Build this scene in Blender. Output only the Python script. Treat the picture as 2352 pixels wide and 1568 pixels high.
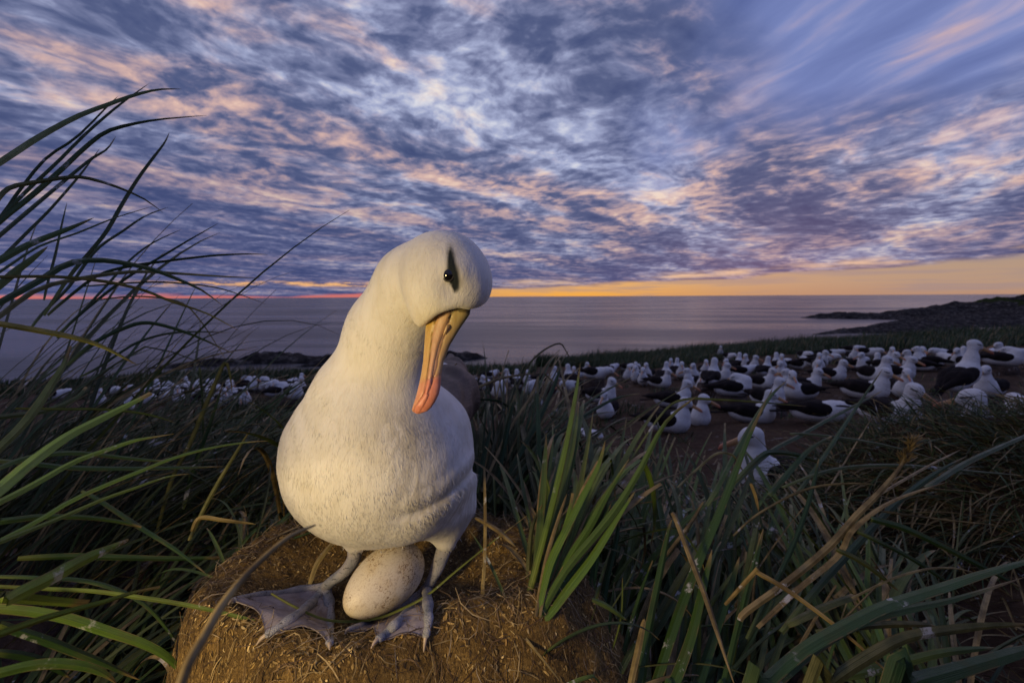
import bpy, bmesh, math, random
import numpy as np
from mathutils import Vector, Matrix, noise as mnoise
random.seed(7); RNG = np.random.default_rng(7)
SC = bpy.context.scene
COL = SC.collection
for o in list(bpy.data.objects): bpy.data.objects.remove(o)

# ------------------------------------------------------------------ camera
H = 0.62                                   # lens height above the ground at its foot
PITCH = math.radians(5.65); ROLL = math.radians(-0.28)
cam = bpy.data.cameras.new('camera'); camo = bpy.data.objects.new('camera', cam); COL.objects.link(camo)
cam.lens = 16; cam.sensor_width = 36; cam.clip_start = 0.01; cam.clip_end = 60000
camo.location = (0, 0, H)
camo.rotation_mode = 'XYZ'
CM = Matrix.Rotation(math.pi/2 - PITCH, 3, 'X') @ Matrix.Rotation(ROLL, 3, 'Z')
camo.rotation_euler = CM.to_euler()
cam.dof.use_dof = True; cam.dof.focus_distance = 0.47; cam.dof.aperture_fstop = 9
SC.camera = camo
FP = 16/36*2352                            # focal length in reading units of the photograph
def P(px, py, d):
    """world point seen at reading position (px,py) at depth d"""
    v = CM @ Vector(((px-1176)/FP, -(py-784)/FP, -1.0))
    return Vector((0, 0, H)) + v*d

# ------------------------------------------------------------------ colour management
SC.view_settings.view_transform = 'Standard'; SC.view_settings.look = 'None'
SC.view_settings.exposure = 0.0; SC.view_settings.gamma = 1.0
SC.view_settings.use_curve_mapping = False
SC.cycles.use_denoising = True
SC.cycles.max_bounces = 6; SC.cycles.diffuse_bounces = 3; SC.cycles.glossy_bounces = 3
SC.cycles.transparent_max_bounces = 8
SC.cycles.caustics_reflective = False; SC.cycles.caustics_refractive = False

# ------------------------------------------------------------------ node shorthand
class N:
    """small expression wrapper over shader nodes"""
    def __init__(s, nt): s.nt = nt
    def node(s, t, **kw):
        n = s.nt.nodes.new(t)
        for k, v in kw.items(): setattr(n, k, v)
        return n
    def put(s, sock, v):
        if isinstance(v, bpy.types.NodeSocket): s.nt.links.new(v, sock)
        elif isinstance(v, (tuple, list)):
            v = list(v)
            if len(v) == 3 and len(sock.default_value) == 4: v.append(1)
            sock.default_value = v
        else:
            try: sock.default_value = v
            except Exception: sock.default_value = [v]*len(sock.default_value)
    def m(s, op, *a, clamp=False):
        n = s.node('ShaderNodeMath', operation=op); n.use_clamp = clamp
        for i, x in enumerate(a): s.put(n.inputs[i], x)
        return n.outputs[0]
    def add(s, a, b): return s.m('ADD', a, b)
    def sub(s, a, b): return s.m('SUBTRACT', a, b)
    def mul(s, a, b): return s.m('MULTIPLY', a, b)
    def div(s, a, b): return s.m('DIVIDE', a, b)
    def sm(s, x, lo, hi, a=0., b=1., kind='SMOOTHSTEP'):
        n = s.node('ShaderNodeMapRange', interpolation_type=kind)
        for i, v in enumerate((x, lo, hi, a, b)): s.put(n.inputs[i], v)
        return n.outputs[0]
    def lin(s, x, lo, hi, a=0., b=1.): return s.sm(x, lo, hi, a, b, 'LINEAR')
    def mix(s, f, a, b, mode='MIX'):
        n = s.node('ShaderNodeMix', data_type='RGBA', blend_type=mode)
        s.put(n.inputs[0], f); s.put(n.inputs[6], a); s.put(n.inputs[7], b)
        return n.outputs[2]
    def ramp(s, x, stops, interp='LINEAR'):
        n = s.node('ShaderNodeValToRGB'); cr = n.color_ramp; cr.interpolation = interp
        while len(cr.elements) < len(stops): cr.elements.new(0.5)
        for e, (p_, c) in zip(cr.elements, stops):
            e.position = p_; e.color = (*c, 1) if len(c) == 3 else c
        s.put(n.inputs[0], x); return n.outputs[0]
    def xyz(s, x, y, z):
        n = s.node('ShaderNodeCombineXYZ')
        for i, v in enumerate((x, y, z)): s.put(n.inputs[i], v)
        return n.outputs[0]
    def sep(s, v):
        n = s.node('ShaderNodeSeparateXYZ'); s.put(n.inputs[0], v); return n.outputs
    def map(s, v, loc=(0,0,0), rot=(0,0,0), scale=(1,1,1)):
        if any(rot) and tuple(scale) != (1, 1, 1): v = s.map(v, rot=rot); rot = (0, 0, 0)   # turn first, then stretch
        n = s.node('ShaderNodeMapping'); s.put(n.inputs[0], v)
        n.inputs[1].default_value = loc; n.inputs[2].default_value = rot; n.inputs[3].default_value = scale
        return n.outputs[0]
    def noise(s, v, scale=5, detail=4, rough=.5, dist=0., lac=2., col=False, typ='FBM'):
        n = s.node('ShaderNodeTexNoise', noise_type=typ); s.put(n.inputs['Vector'], v)
        n.inputs['Scale'].default_value = scale; n.inputs['Detail'].default_value = detail
        n.inputs['Roughness'].default_value = rough; n.inputs['Distortion'].default_value = dist
        n.inputs['Lacunarity'].default_value = lac
        return n.outputs[1 if col else 0]
    def vor(s, v, scale=5, feature='F1', rand=1.):
        n = s.node('ShaderNodeTexVoronoi', feature=feature); s.put(n.inputs['Vector'], v)
        n.inputs['Scale'].default_value = scale; n.inputs['Randomness'].default_value = rand
        return n.outputs
    def bump(s, h, strength=.5, dist=.01, normal=None):
        n = s.node('ShaderNodeBump'); n.inputs['Strength'].default_value = strength
        n.inputs['Distance'].default_value = dist; s.put(n.inputs['Height'], h)
        if normal is not None: s.put(n.inputs['Normal'], normal)
        return n.outputs[0]

# ------------------------------------------------------------------ sky: broken dusk cloud deck over a clear orange band
SUN_AZ = math.radians(30)        # clockwise from the view direction (+Y towards +X)
SUN_EL = math.radians(1.0)
world = bpy.data.worlds.new('World'); SC.world = world; world.use_nodes = True
wn = world.node_tree; wn.nodes.clear(); k = N(wn)
out = k.node('ShaderNodeOutputWorld'); bg = k.node('ShaderNodeBackground')
wn.links.new(bg.outputs[0], out.inputs[0])
tc = k.node('ShaderNodeTexCoord')
sx, sy, sz = k.sep(tc.outputs['Generated'])
zz = k.m('MAXIMUM', sz, 0.0)
sky = k.node('ShaderNodeTexSky', sky_type='NISHITA'); sky.sun_disc = False
sky.sun_elevation = SUN_EL; sky.sun_rotation = SUN_AZ; sky.air_density = 1.2; sky.dust_density = 2.0
nish = k.mix(1.0, sky.outputs[0], (.006, .006, .006), 'MULTIPLY')
az = k.m('ARCTAN2', sx, sy)                               # 0 ahead, + to the right
zc = k.add(zz, 0.075)
q = k.xyz(k.div(sx, zc), k.div(sy, zc), 0.)               # clouds lie on a level deck
# --- fields on the deck
warp = k.noise(k.map(q, scale=(.8, .8, 1)), 1.0, 3, .5, col=True)
wx, wy, wz_ = k.sep(warp)
qw = k.node('ShaderNodeVectorMath', operation='ADD'); k.put(qw.inputs[0], q)
k.put(qw.inputs[1], k.xyz(k.mul(k.sub(wx, .5), .55), k.mul(k.sub(wy, .5), .55), 0.)); qw = qw.outputs[0]
A = math.radians(38)
band = k.noise(k.map(qw, rot=(0, 0, A), scale=(1.25, .42, 1), loc=(3.1, 1.7, 0)), 1.0, 4, .5)        # long bands
mott = k.noise(k.map(qw, rot=(0, 0, A), scale=(1.1, .75, 1), loc=(7.7, 2.2, 0)), 3.9, 8, .60, .3)     # mackerel puffs
puff = k.noise(k.map(qw, rot=(0, 0, -A*.5), scale=(1., .85, 1), loc=(1.7, 9.2, 0)), 11., 5, .55, .3)
B = math.radians(-19)
strk = k.noise(k.map(qw, rot=(0, 0, B), scale=(2.1, .38, 1), loc=(.4, 5.2, 0)), 1.5, 6, .52, .2)          # combed cirrus
tint = k.noise(k.map(qw, rot=(0, 0, A), scale=(1.5, .5, 1), loc=(9.3, 4.1, 2.)), 1.1, 4, .5)
# --- the cirrus side (right and high)
cir = k.mul(k.sm(k.add(az, k.mul(k.sub(band, .5), 1.1)), .10, .55), k.sm(k.add(sz, k.mul(k.sub(band, .5), .30)), .20, .36))
d0 = k.add(k.add(k.mul(mott, .53), k.mul(puff, .34)), k.mul(band, .58))      # ~0.69 mean
dd = k.add(k.mul(d0, k.sub(1., cir)), k.mul(k.add(k.mul(strk, .85), .27), cir))
t = k.sm(dd, .535, .90, 0., 1., 'LINEAR')
cloud = k.ramp(t, [(0, (.050, .072, .185)), (.30, (.088, .112, .235)), (.50, (.19, .215, .37)), (.68, (.36, .40, .60)), (.86, (.60, .62, .74)), (1, (.78, .78, .82))])
cirr = k.ramp(t, [(0, (.105, .145, .36)), (.4, (.165, .215, .47)), (.7, (.27, .33, .62)), (1, (.42, .46, .70))])
cloud = k.mix(cir, cloud, cirr)
# lit (pink) parts of the deck
pk = k.mul(k.sm(k.add(k.mul(tint, .8), k.mul(mott, .5)), .60, .76), k.sm(t, .22, .70))
pk2 = k.mul(k.sm(strk, .50, .68), k.mul(cir, k.sm(tint, .36, .56)))
pkf = k.m('MAXIMUM', k.mul(pk, k.sub(1., cir)), pk2)
pcol = k.ramp(k.add(k.mul(t, .8), k.mul(puff, .25)), [(0, (.16, .12, .20)), (.45, (.42, .27, .29)), (.75, (.80, .47, .33)), (1, (1.0, .70, .46))])
cloud = k.mix(k.mul(pkf, .74), cloud, pcol)
# brighter where the hidden low sun sits behind the deck, dark slate near the horizon
el = k.m('ARCSINE', sz)
low = k.sm(k.add(el, k.mul(k.sub(band, .5), .12)), k.sm(az, -.9, .3, .12, .0), k.sm(az, -.9, .3, .36, .26), 1., 0.)
slate = k.ramp(t, [(0, (.032, .050, .155)), (.45, (.060, .078, .200)), (.75, (.15, .155, .30)), (1, (.42, .33, .36))])
leftness = k.sm(az, -.9, .1, 1., .84)
cloud = k.mix(k.mul(k.mul(low, .92), leftness), cloud, slate)
# --- clear gap under the deck
edge = k.add(k.ramp(k.lin(az, -1.6, 1.6), [(0, (.004,)*3), (.36, (.004,)*3), (.475, (.014,)*3), (.62, (.032,)*3), (.76, (.054,)*3), (.9, (.052,)*3), (1, (.02,)*3)]), 0.)
en = k.noise(k.xyz(k.mul(az, 3.2), k.mul(el, 26.), 0.), 1.6, 7, .6)
gap = k.sm(k.add(el, k.mul(k.sub(en, .5), .030)), k.add(edge, .004), k.sub(edge, .004))
hot = k.m('EXPONENT', k.mul(k.m('POWER', k.div(k.sub(az, .12), .30), 2.), -1.))
clear = k.ramp(k.lin(el, 0., .12), [(0, (.58, .30, .16)), (.18, (.56, .36, .21)), (.5, (.48, .36, .25)), (1, (.42, .32, .28))])
clear = k.mix(k.mul(hot, .85), k.mix(.35, clear, (.50, .35, .30)), k.ramp(k.lin(el, 0., .10), [(0, (1.15, .50, .05)), (.3, (1.1, .58, .16)), (1, (.8, .5, .3))]))
streak = k.noise(k.xyz(k.mul(az, 3.), k.mul(el, 60.), 3.), 1.5, 6, .6)
clear = k.mix(k.mul(k.sm(streak, .44, .62), .5), clear, (.36, .29, .31))
clear = k.mix(k.sm(az, -.30, -.06, 1., 0.), clear, (.75, .20, .17))
clear = k.mix(1., clear, (.84, .84, .86), 'MULTIPLY')
fin = k.mix(gap, cloud, clear)
# bright torn slot above the horizon, left of the sun
slot = k.mul(k.sm(k.m('ABSOLUTE', k.sub(k.add(el, k.mul(k.sub(en, .5), .030)), .026)), .0015, .0075, 1., 0.),
             k.mul(k.mul(k.sm(az, -.78, -.55), k.sm(az, -.27, -.33)), k.sm(k.noise(k.xyz(k.mul(az, 9.), k.mul(el, 70.), 5.), 2.2, 5, .65), .44, .56)))
fin = k.mix(k.mul(slot, .9), fin, (1.0, .52, .19))
rim = k.mul(k.sm(k.m('ABSOLUTE', k.sub(k.sub(el, edge), .010)), .0, .012, 1., 0.), k.mul(k.sm(az, -.1, 0.), k.sm(en, .42, .62)))
fin = k.mix(k.mul(rim, .75), fin, (.98, .62, .36))
below = k.sm(sz, -.02, 0.0)
fin = k.mix(below, (.05, .05, .08), fin)
fin = k.mix(k.sm(sy, .25, -.9), fin, k.mix(1., fin, (.36, .42, .56), 'MULTIPLY'))      # the sky fades away from the sunset
fin = k.mix(1.0, fin, nish, 'ADD')
wn.links.new(fin, bg.inputs[0]); bg.inputs[1].default_value = 1.0

# ------------------------------------------------------------------ the low sun behind the cloud edge
sl = bpy.data.lights.new('sun', 'SUN'); so = bpy.data.objects.new('sun', sl); COL.objects.link(so)
sl.energy = 0.10; sl.angle = math.radians(75); sl.color = (1, .55, .28)
sdir = Vector((math.sin(SUN_AZ)*math.cos(math.radians(3)), math.cos(SUN_AZ)*math.cos(math.radians(3)), math.sin(math.radians(3))))
so.rotation_euler = sdir.to_track_quat('Z', 'Y').to_euler()
# the photographer's off-camera flash: the photograph shows its warm light and its catch-light in the eye
fl = bpy.data.lights.new('camera_flash', 'SPOT'); fo = bpy.data.objects.new('camera_flash', fl); COL.objects.link(fo)
fo.location = (-.44, -.12, H-.06); fl.energy = 16.0; fl.shadow_soft_size = .05; fl.color = (1, .72, .33)
fl.spot_size = math.radians(104); fl.spot_blend = .9
fo.rotation_euler = (Vector(fo.location) - Vector((-.06, .50, .26))).to_track_quat('Z', 'Y').to_euler()

# ------------------------------------------------------------------ object helpers
def tag(o, label=None, cat=None, group=None, kind=None):
    if label: o['label'] = label
    if cat: o['category'] = cat
    if group: o['group'] = group
    if kind: o['kind'] = kind
    return o
def empty(name, loc, label=None, cat=None, group=None, rz=0):
    o = bpy.data.objects.new(name, None); COL.objects.link(o); o.empty_display_size = .05
    o.location = loc; o.rotation_euler = (0, 0, rz)
    return tag(o, label, cat, group)
def link(name, me, parent=None, keep=True):
    o = bpy.data.objects.new(name, me); COL.objects.link(o)
    if parent is not None:
        o.parent = parent
        if keep:                                   # vertices were given in world space
            o.matrix_parent_inverse = mat_of(parent).inverted()
    return o
def mat_of(o):
    return Matrix.LocRotScale(o.location, o.rotation_euler, o.scale)
def mesh_np(name, V, F, mats=(), smooth=True, midx=None, col=None, attrs=None):
    """V (n,3), F list/array of faces (all same length when array)"""
    me = bpy.data.meshes.new(name)
    V = np.asarray(V, dtype=np.float32)
    if isinstance(F, np.ndarray):
        nf, w = F.shape
        me.vertices.add(len(V)); me.vertices.foreach_set('co', V.ravel())
        me.loops.add(nf*w); me.loops.foreach_set('vertex_index', F.astype(np.int32).ravel())
        me.polygons.add(nf); me.polygons.foreach_set('loop_start', np.arange(0, nf*w, w, dtype=np.int32))
        me.update(calc_edges=True)
    else:
        me.from_pydata([tuple(map(float, v)) for v in V], [], [tuple(map(int, f)) for f in F])
    for m_ in (mats if isinstance(mats, (list, tuple)) else [mats]): me.materials.append(m_)
    if smooth: me.polygons.foreach_set('use_smooth', np.ones(len(me.polygons), dtype=bool))
    if midx is not None: me.polygons.foreach_set('material_index', np.asarray(midx, dtype=np.int32))
    if col is not None:
        a = me.color_attributes.new('tone', 'FLOAT_COLOR', 'POINT')
        c = np.ones((len(V), 4), dtype=np.float32); col = np.asarray(col, dtype=np.float32)
        c[:, :col.shape[1]] = col
        a.data.foreach_set('color', c.ravel())
    me.validate(); me.update()
    return me
def smoothstep(x, a, b):
    t_ = np.clip((x-a)/(b-a), 0, 1); return t_*t_*(3-2*t_)
def vnoise2(x, y, seed=0):
    """cheap smooth value noise, numpy"""
    x = np.asarray(x, float); y = np.asarray(y, float)
    xi = np.floor(x).astype(np.int64); yi = np.floor(y).astype(np.int64); fx = x-xi; fy = y-yi
    fx = fx*fx*(3-2*fx); fy = fy*fy*(3-2*fy)
    def h(a, b):
        n = (a*374761393 + b*668265263 + seed*1274126177) & 0xffffffff
        n = ((n ^ (n >> 13))*1274126177) & 0xffffffff
        return ((n ^ (n >> 16)) & 0xffff)/65535.0
    return (h(xi, yi)*(1-fx)+h(xi+1, yi)*fx)*(1-fy) + (h(xi, yi+1)*(1-fx)+h(xi+1, yi+1)*fx)*fy
def fbm2(x, y, oct=4, seed=0, gain=.5):
    s_ = 0; a = 1; tot = 0
    for i in range(oct):
        s_ = s_ + a*vnoise2(x*2**i+17.3*i, y*2**i-9.1*i, seed+i); tot += a; a *= gain
    return s_/tot - .5

# ------------------------------------------------------------------ materials
def mat(name):
    m_ = bpy.data.materials.new(name); m_.use_nodes = True
    nt = m_.node_tree; b = nt.nodes['Principled BSDF']
    return m_, N(nt), b
def objco(k): return k.node('ShaderNodeTexCoord').outputs['Object']
def geopos(k): return k.node('ShaderNodeNewGeometry').outputs['Position']
def tone(k, name='tone'):
    n = k.node('ShaderNodeAttribute', attribute_name=name); return n

# sea
M_sea, k, b = mat('sea_water')
p = geopos(k)
k.put(b.inputs['Base Color'], (.016, .022, .04)); b.inputs['Roughness'].default_value = .16
b.inputs['IOR'].default_value = 1.33
w1 = k.noise(k.map(p, scale=(.05, .11, 1)), 1., 6, .6, .4)
w2 = k.noise(k.map(p, rot=(0, 0, .3), scale=(.5, 1.1, 1)), 1., 4, .6)
k.put(b.inputs['Normal'], k.bump(w1, .35, 1.8))
cal = k.noise(k.map(p, rot=(0, 0, .12), scale=(.004, .018, 1)), 1., 5, .55, .6)
k.put(b.inputs['Roughness'], k.sm(cal, .4, .62, .20, .34))

# ground soil with guano
M_soil, k, b = mat('peat_soil')
p = geopos(k)
n1 = k.noise(p, 2.1, 8, .6); n2 = k.noise(p, 23., 7, .65); fib = k.noise(k.map(p, rot=(0, 0, .4), scale=(1, 4, 1)), 34., 6, .7, 1.2)
c = k.ramp(k.add(k.mul(n1, .5), k.mul(n2, .5)), [(.32, (.022, .014, .009)), (.48, (.060, .036, .022)), (.66, (.12, .078, .048))])
c = k.mix(k.mul(k.sm(fib, .56, .68), .5), c, (.22, .16, .095))
gua = k.mul(k.sm(k.noise(k.map(p, scale=(1, 2.2, 1)), 6.5, 7, .68, .3), .60, .68), k.sm(k.noise(p, 1.1, 3), .46, .58))
c = k.mix(k.mul(gua, .8), c, (.55, .54, .53))
k.put(b.inputs['Base Color'], c); b.inputs['Roughness'].default_value = .95; b.inputs['Specular IOR Level'].default_value = .15
k.put(b.inputs['Normal'], k.bump(k.add(n2, k.mul(fib, .6)), .9, .02))

M_turf, k, b = mat('hill_turf')
p = geopos(k)
n1 = k.noise(p, .05, 8, .62); n2 = k.noise(p, 1.2, 8, .7)
k.put(b.inputs['Base Color'], k.ramp(k.add(k.mul(n1, .6), k.mul(n2, .4)), [(.35, (.012, .020, .007)), (.5, (.032, .046, .016)), (.68, (.075, .075, .038))]))
b.inputs['Roughness'].default_value = 1.; b.inputs['Specular IOR Level'].default_value = 0.; k.put(b.inputs['Normal'], k.bump(n2, 1., .6))

M_rock, k, b = mat('shore_rock')
p = geopos(k)
n1 = k.noise(p, .35, 9, .68); n2 = k.vor(p, .9)[0]
k.put(b.inputs['Base Color'], k.ramp(n1, [(.38, (.010, .009, .009)), (.52, (.034, .031, .030)), (.66, (.15, .135, .12))]))
b.inputs['Roughness'].default_value = .9; b.inputs['Specular IOR Level'].default_value = .1; k.put(b.inputs['Normal'], k.bump(k.add(n1, k.mul(n2, .4)), 1., 1.2))

# ------------------------------------------------------------------ terrain
SEA = H - 20.0
def edge_r(az):
    return 17 + 6*smoothstep(az, .0, .6) + 5*smoothstep(-az, .2, .7) + 1.5*fbm2(az*4+9, az*0+2, 3, 5)
def Gz(x, y):
    x = np.asarray(x, float); y = np.asarray(y, float)
    r = np.hypot(x, y); az = np.arctan2(x, y)
    sl_ = np.where(x > 0, .070*x, .022*x)
    z = -(.100*y + .36*(1-np.exp(-np.maximum(y, 0)/1.6)))*smoothstep(y, -3., 1.2) + sl_
    z = z + .10*fbm2(x*1.3+5, y*1.3, 3, 11)*smoothstep(r, .8, 2.5) + .035*fbm2(x*5, y*5+3, 3, 21)
    # tussock bank to the right
    z = z + .50*np.exp(-(((x-1.55)/.58)**4+((y-1.46)/.34)**2))
    re = edge_r(az); dr = np.maximum(r-re, 0)
    z = z - .38*(dr - 4*(1-np.exp(-dr/4)))
    return np.maximum(z, SEA-3)
def ground(x, y): return float(Gz(x, y))
def hit(px, py, zoff=0., dmax=60):
    """where the sight line of (px,py) meets the ground raised by zoff"""
    d = .3
    while d < dmax:
        p_ = P(px, py, d)
        if p_.z < ground(p_.x, p_.y)+zoff: break
        d *= 1.02
    return p_, d
rr = np.concatenate([np.linspace(0, 6, 151), np.linspace(6, 30, 110)[1:], np.geomspace(30, 400, 40)[1:]])
aa = np.linspace(-math.pi, math.pi, 361)
R_, A_ = np.meshgrid(rr, aa, indexing='ij')
X = R_*np.sin(A_); Y = R_*np.cos(A_); Z = Gz(X, Y)
Vg = np.stack([X, Y, Z], -1).reshape(-1, 3)
n_a = len(aa); i, j = np.meshgrid(np.arange(len(rr)-1), np.arange(n_a-1), indexing='ij')
Fg = np.stack([i*n_a+j, i*n_a+j+1, (i+1)*n_a+j+1, (i+1)*n_a+j], -1).reshape(-1, 4)
tag(link('ground', mesh_np('ground', Vg, Fg, M_soil)), kind='structure')
S_ = 45000
ns = 24
tag(link('sea', mesh_np('sea', [(-S_, -S_, SEA), (S_, -S_, SEA), (S_, S_, SEA), (-S_, S_, SEA)], [(0, 1, 2, 3)], M_sea, False)), kind='structure')

# far headland on the right: a low rocky point and a grassy hill behind it
def headland():
    nx, ny = 260, 150
    u = np.linspace(0, 1, nx); v = np.linspace(-1, 1, ny)
    U, V_ = np.meshgrid(u, v, indexing='ij')
    # spine from the tip (far, ahead-right) back to the right
    tipx, tipy = 254., 400.; ex, ey = 580., 385.
    cx = tipx + (ex-tipx)*U; cy = tipy + (ey-tipy)*U + 40*np.sin(U*3.)*0
    nxn, nyn = -(ey-tipy), (ex-tipx); L = math.hypot(nxn, nyn); nxn /= L; nyn /= L
    wid = 6 + np.where(V_ < 0, 210, 90)*U**.8
    Xh = cx + nxn*V_*wid; Yh = cy + nyn*V_*wid
    hh = np.interp(U, [0, .1, .25, .3, .4, .5, .6, .8, 1], [1.2, 3.5, 4.5, 6, 11, 15, 19.5, 26, 30])
    prof = np.clip(1-np.abs(V_)**1.6, 0, 1)
    rough = fbm2(Xh*.06, Yh*.06, 5, 31)
    z = SEA - 2.5 + (hh+2.5)*prof*(1+1.1*rough*(1-smoothstep(U, .4, .8)*.8)) + 2.2*fbm2(Xh*.2, Yh*.2, 4, 37)*(prof > .02)
    z = np.where(prof < .02, SEA-3, z)
    Vh = np.stack([Xh, Yh, z], -1).reshape(-1, 3)
    ii, jj = np.meshgrid(np.arange(nx-1), np.arange(ny-1), indexing='ij')
    F = np.stack([ii*ny+jj, (ii+1)*ny+jj, (ii+1)*ny+jj+1, ii*ny+jj+1], -1).reshape(-1, 4)
    um = .5*(U[:-1, :-1]+U[1:, 1:]); zm = z[:-1, :-1]
    mi = ((um + .18*fbm2(Xh[:-1, :-1]*.03, Yh[:-1, :-1]*.03, 4, 3)) > .50).astype(int).ravel()
    return tag(link('headland', mesh_np('headland', Vh, F, [M_rock, M_turf], True, mi)), kind='structure')
headland()

def islet(pts, h0, label, seed, group='rock reefs off the shore'):
    """low rock reef along waterline reading points"""
    P3 = []
    for px, py, w, h in pts:
        v = CM @ Vector(((px-1176)/FP, -(py-784)/FP, -1.)); t_ = (SEA-H)/v.z
        P3.append((v.x*t_, v.y*t_, w, h))
    P3 = np.array(P3); n = len(P3); m_ = 24*(n-1); tt = np.linspace(0, n-1, m_)
    cx = np.interp(tt, range(n), P3[:, 0]); cy = np.interp(tt, range(n), P3[:, 1]); w = np.interp(tt, range(n), P3[:, 2]); h = np.interp(tt, range(n), P3[:, 3])
    ny = 25; v = np.linspace(-1, 1, ny); Xi = cx[:, None] + 0*v; Yi = cy[:, None] + v*w[:, None]
    Xi = Xi + .12*w[:, None]*v
    prof = np.clip(1-v**2, 0, 1)**.7
    z = SEA-.8 + (.75*h[:, None]+.8)*prof*(1+.8*fbm2(Xi*.35+seed, Yi*.35, 4, seed)) + .5*fbm2(Xi*1.1, Yi*1.1, 4, seed+3)
    Vh = np.stack([Xi, Yi, z], -1).reshape(-1, 3)
    ii, jj = np.meshgrid(np.arange(m_-1), np.arange(ny-1), indexing='ij')
    F = np.stack([ii*ny+jj, (ii+1)*ny+jj, (ii+1)*ny+jj+1, ii*ny+jj+1], -1).reshape(-1, 4)
    o = link('rock_reef', mesh_np('rock_reef', Vh, F, M_rock))
    return tag(o, label, 'rock', group)
islet([(330, 846, 1, .2), (420, 843, 3, 1.4), (470, 838, 4, 2.6), (540, 836, 5, 2.4), (600, 829, 7, 3.4), (640, 829, 7, 3.5), (700, 829, 6, 2.6), (780, 830, 5, 2.3), (900, 828, 6, 2.6), (1020, 824, 6, 2.8), (1070, 823, 5, 2.6), (1105, 822, 2.5, 1.1), (1120, 822, 1, .2)], 2, 'long dark rock reef in the sea behind the big albatross', 3)
islet([(680, 842, .8, .1), (700, 841, 1.5, .5), (735, 840, 1.5, .5), (760, 840, .8, .1)], 1, 'small low dark rock in the sea just left of the big albatross neck', 9)

islet([(1866, 768, .8, .1), (1890, 767, 3, 1.0), (1930, 763, 7, 2.2), (1990, 762, 12, 3.2), (2080, 760, 18, 3.5), (2200, 757, 22, 3.5)], 2, 'dark rock spit below the far headland on the right', 15)
islet([(1985, 752, 3, .5), (2040, 750, 14, 3), (2120, 746, 26, 5), (2220, 742, 40, 7), (2330, 738, 55, 9), (2480, 734, 60, 10)], 2, 'broad dark rock shelf between the spit and the far hill', 19)

# ------------------------------------------------------------------ implicit surfaces -> one continuous mesh
def smin(a, b, k_):
    h = np.clip(.5+.5*(b-a)/k_, 0, 1)
    return b*(1-h)+a*h - k_*h*(1-h)
def smax(a, b, k_): return -smin(-a, -b, k_)
def sd_ball(Pn, c, r):
    return np.sqrt(((Pn-np.asarray(c, np.float32))**2).sum(-1))-r
def sd_ell(Pn, c, R, r):
    """R: 3x3 rows = local axes, r: radii"""
    q_ = (Pn-np.asarray(c, np.float32)) @ np.asarray(R, np.float32).T
    r = np.asarray(r, np.float32)
    k0 = np.sqrt(((q_/r)**2).sum(-1)); k1 = np.sqrt(((q_/(r*r))**2).sum(-1))
    return k0*(k0-1)/np.maximum(k1, 1e-6)
def sd_cone(Pn, a, b, r1, r2):
    a = np.asarray(a, np.float32); b = np.asarray(b, np.float32)
    ba = b-a; h = np.clip(((Pn-a)@ba)/float(ba@ba), 0, 1)
    return np.sqrt(((Pn-a-h[..., None]*ba)**2).sum(-1)) - (r1+(r2-r1)*h)
def surface_nets(f, lo, hi, h):
    lo = np.asarray(lo, float); hi = np.asarray(hi, float)
    n = np.ceil((hi-lo)/h).astype(int)+1
    ax = [lo[i]+h*np.arange(n[i]) for i in range(3)]
    vals = np.empty(tuple(n), np.float32)
    YZ = np.stack(np.meshgrid(ax[1], ax[2], indexing='ij'), -1).astype(np.float32)
    for s0 in range(0, n[0], 16):
        xs = ax[0][s0:s0+16]
        g = np.empty((len(xs), n[1], n[2], 3), np.float32)
        g[..., 0] = xs[:, None, None]; g[..., 1:] = YZ
        vals[s0:s0+16] = f(g)
    sg = vals < 0
    c = [vals[i:n[0]-1+i, j:n[1]-1+j, k_:n[2]-1+k_] for i in (0, 1) for j in (0, 1) for k_ in (0, 1)]
    cnt = sum((x < 0).astype(np.int8) for x in c)
    m_ = (cnt > 0) & (cnt < 8)
    idx = -np.ones(m_.shape, np.int64); idx[m_] = np.arange(m_.sum())
    cv = np.stack([x[m_] for x in c], 1)
    offs = np.array([(i, j, k_) for i in (0, 1) for j in (0, 1) for k_ in (0, 1)], float)
    acc = np.zeros((len(cv), 3)); num = np.zeros(len(cv))
    for a in range(8):
        for b_ in range(a+1, 8):
            if abs(offs[a]-offs[b_]).sum() != 1: continue
            va, vb = cv[:, a], cv[:, b_]; x = (va < 0) != (vb < 0)
            t_ = np.where(x, va/np.where(x, va-vb, 1), 0)
            acc += np.where(x[:, None], offs[a]+(offs[b_]-offs[a])*t_[:, None], 0); num += x
    base = np.argwhere(m_)
    V = lo + h*(base + acc/num[:, None])
    F = []
    for a in range(3):
        b_, c_ = (a+1) % 3, (a+2) % 3
        sl0 = [slice(None)]*3; sl1 = [slice(None)]*3; sl0[a] = slice(0, -1); sl1[a] = slice(1, None)
        s0, s1 = sg[tuple(sl0)], sg[tuple(sl1)]
        e = np.argwhere(s0 != s1)
        e = e[(e[:, b_] > 0) & (e[:, c_] > 0) & (e[:, b_] < n[b_]-1) & (e[:, c_] < n[c_]-1)]
        flip = s0[tuple(e.T)]
        q4 = []
        for db, dc in ((-1, -1), (0, -1), (0, 0), (-1, 0)):
            t_ = e.copy(); t_[:, b_] += db; t_[:, c_] += dc; q4.append(idx[tuple(t_.T)])
        q4 = np.stack(q4, 1); q4[~flip] = q4[~flip][:, ::-1]
        F.append(q4)
    F = np.concatenate(F); F = F[(F >= 0).all(1)]
    return V, F
CMn = np.array(CM); 
def proj(V):
    """world -> reading position and depth"""
    c = (np.asarray(V)-np.array([0, 0, H])) @ CMn
    d = -c[..., 2]
    return 1176+FP*c[..., 0]/d, 784-FP*c[..., 1]/d, d
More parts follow.
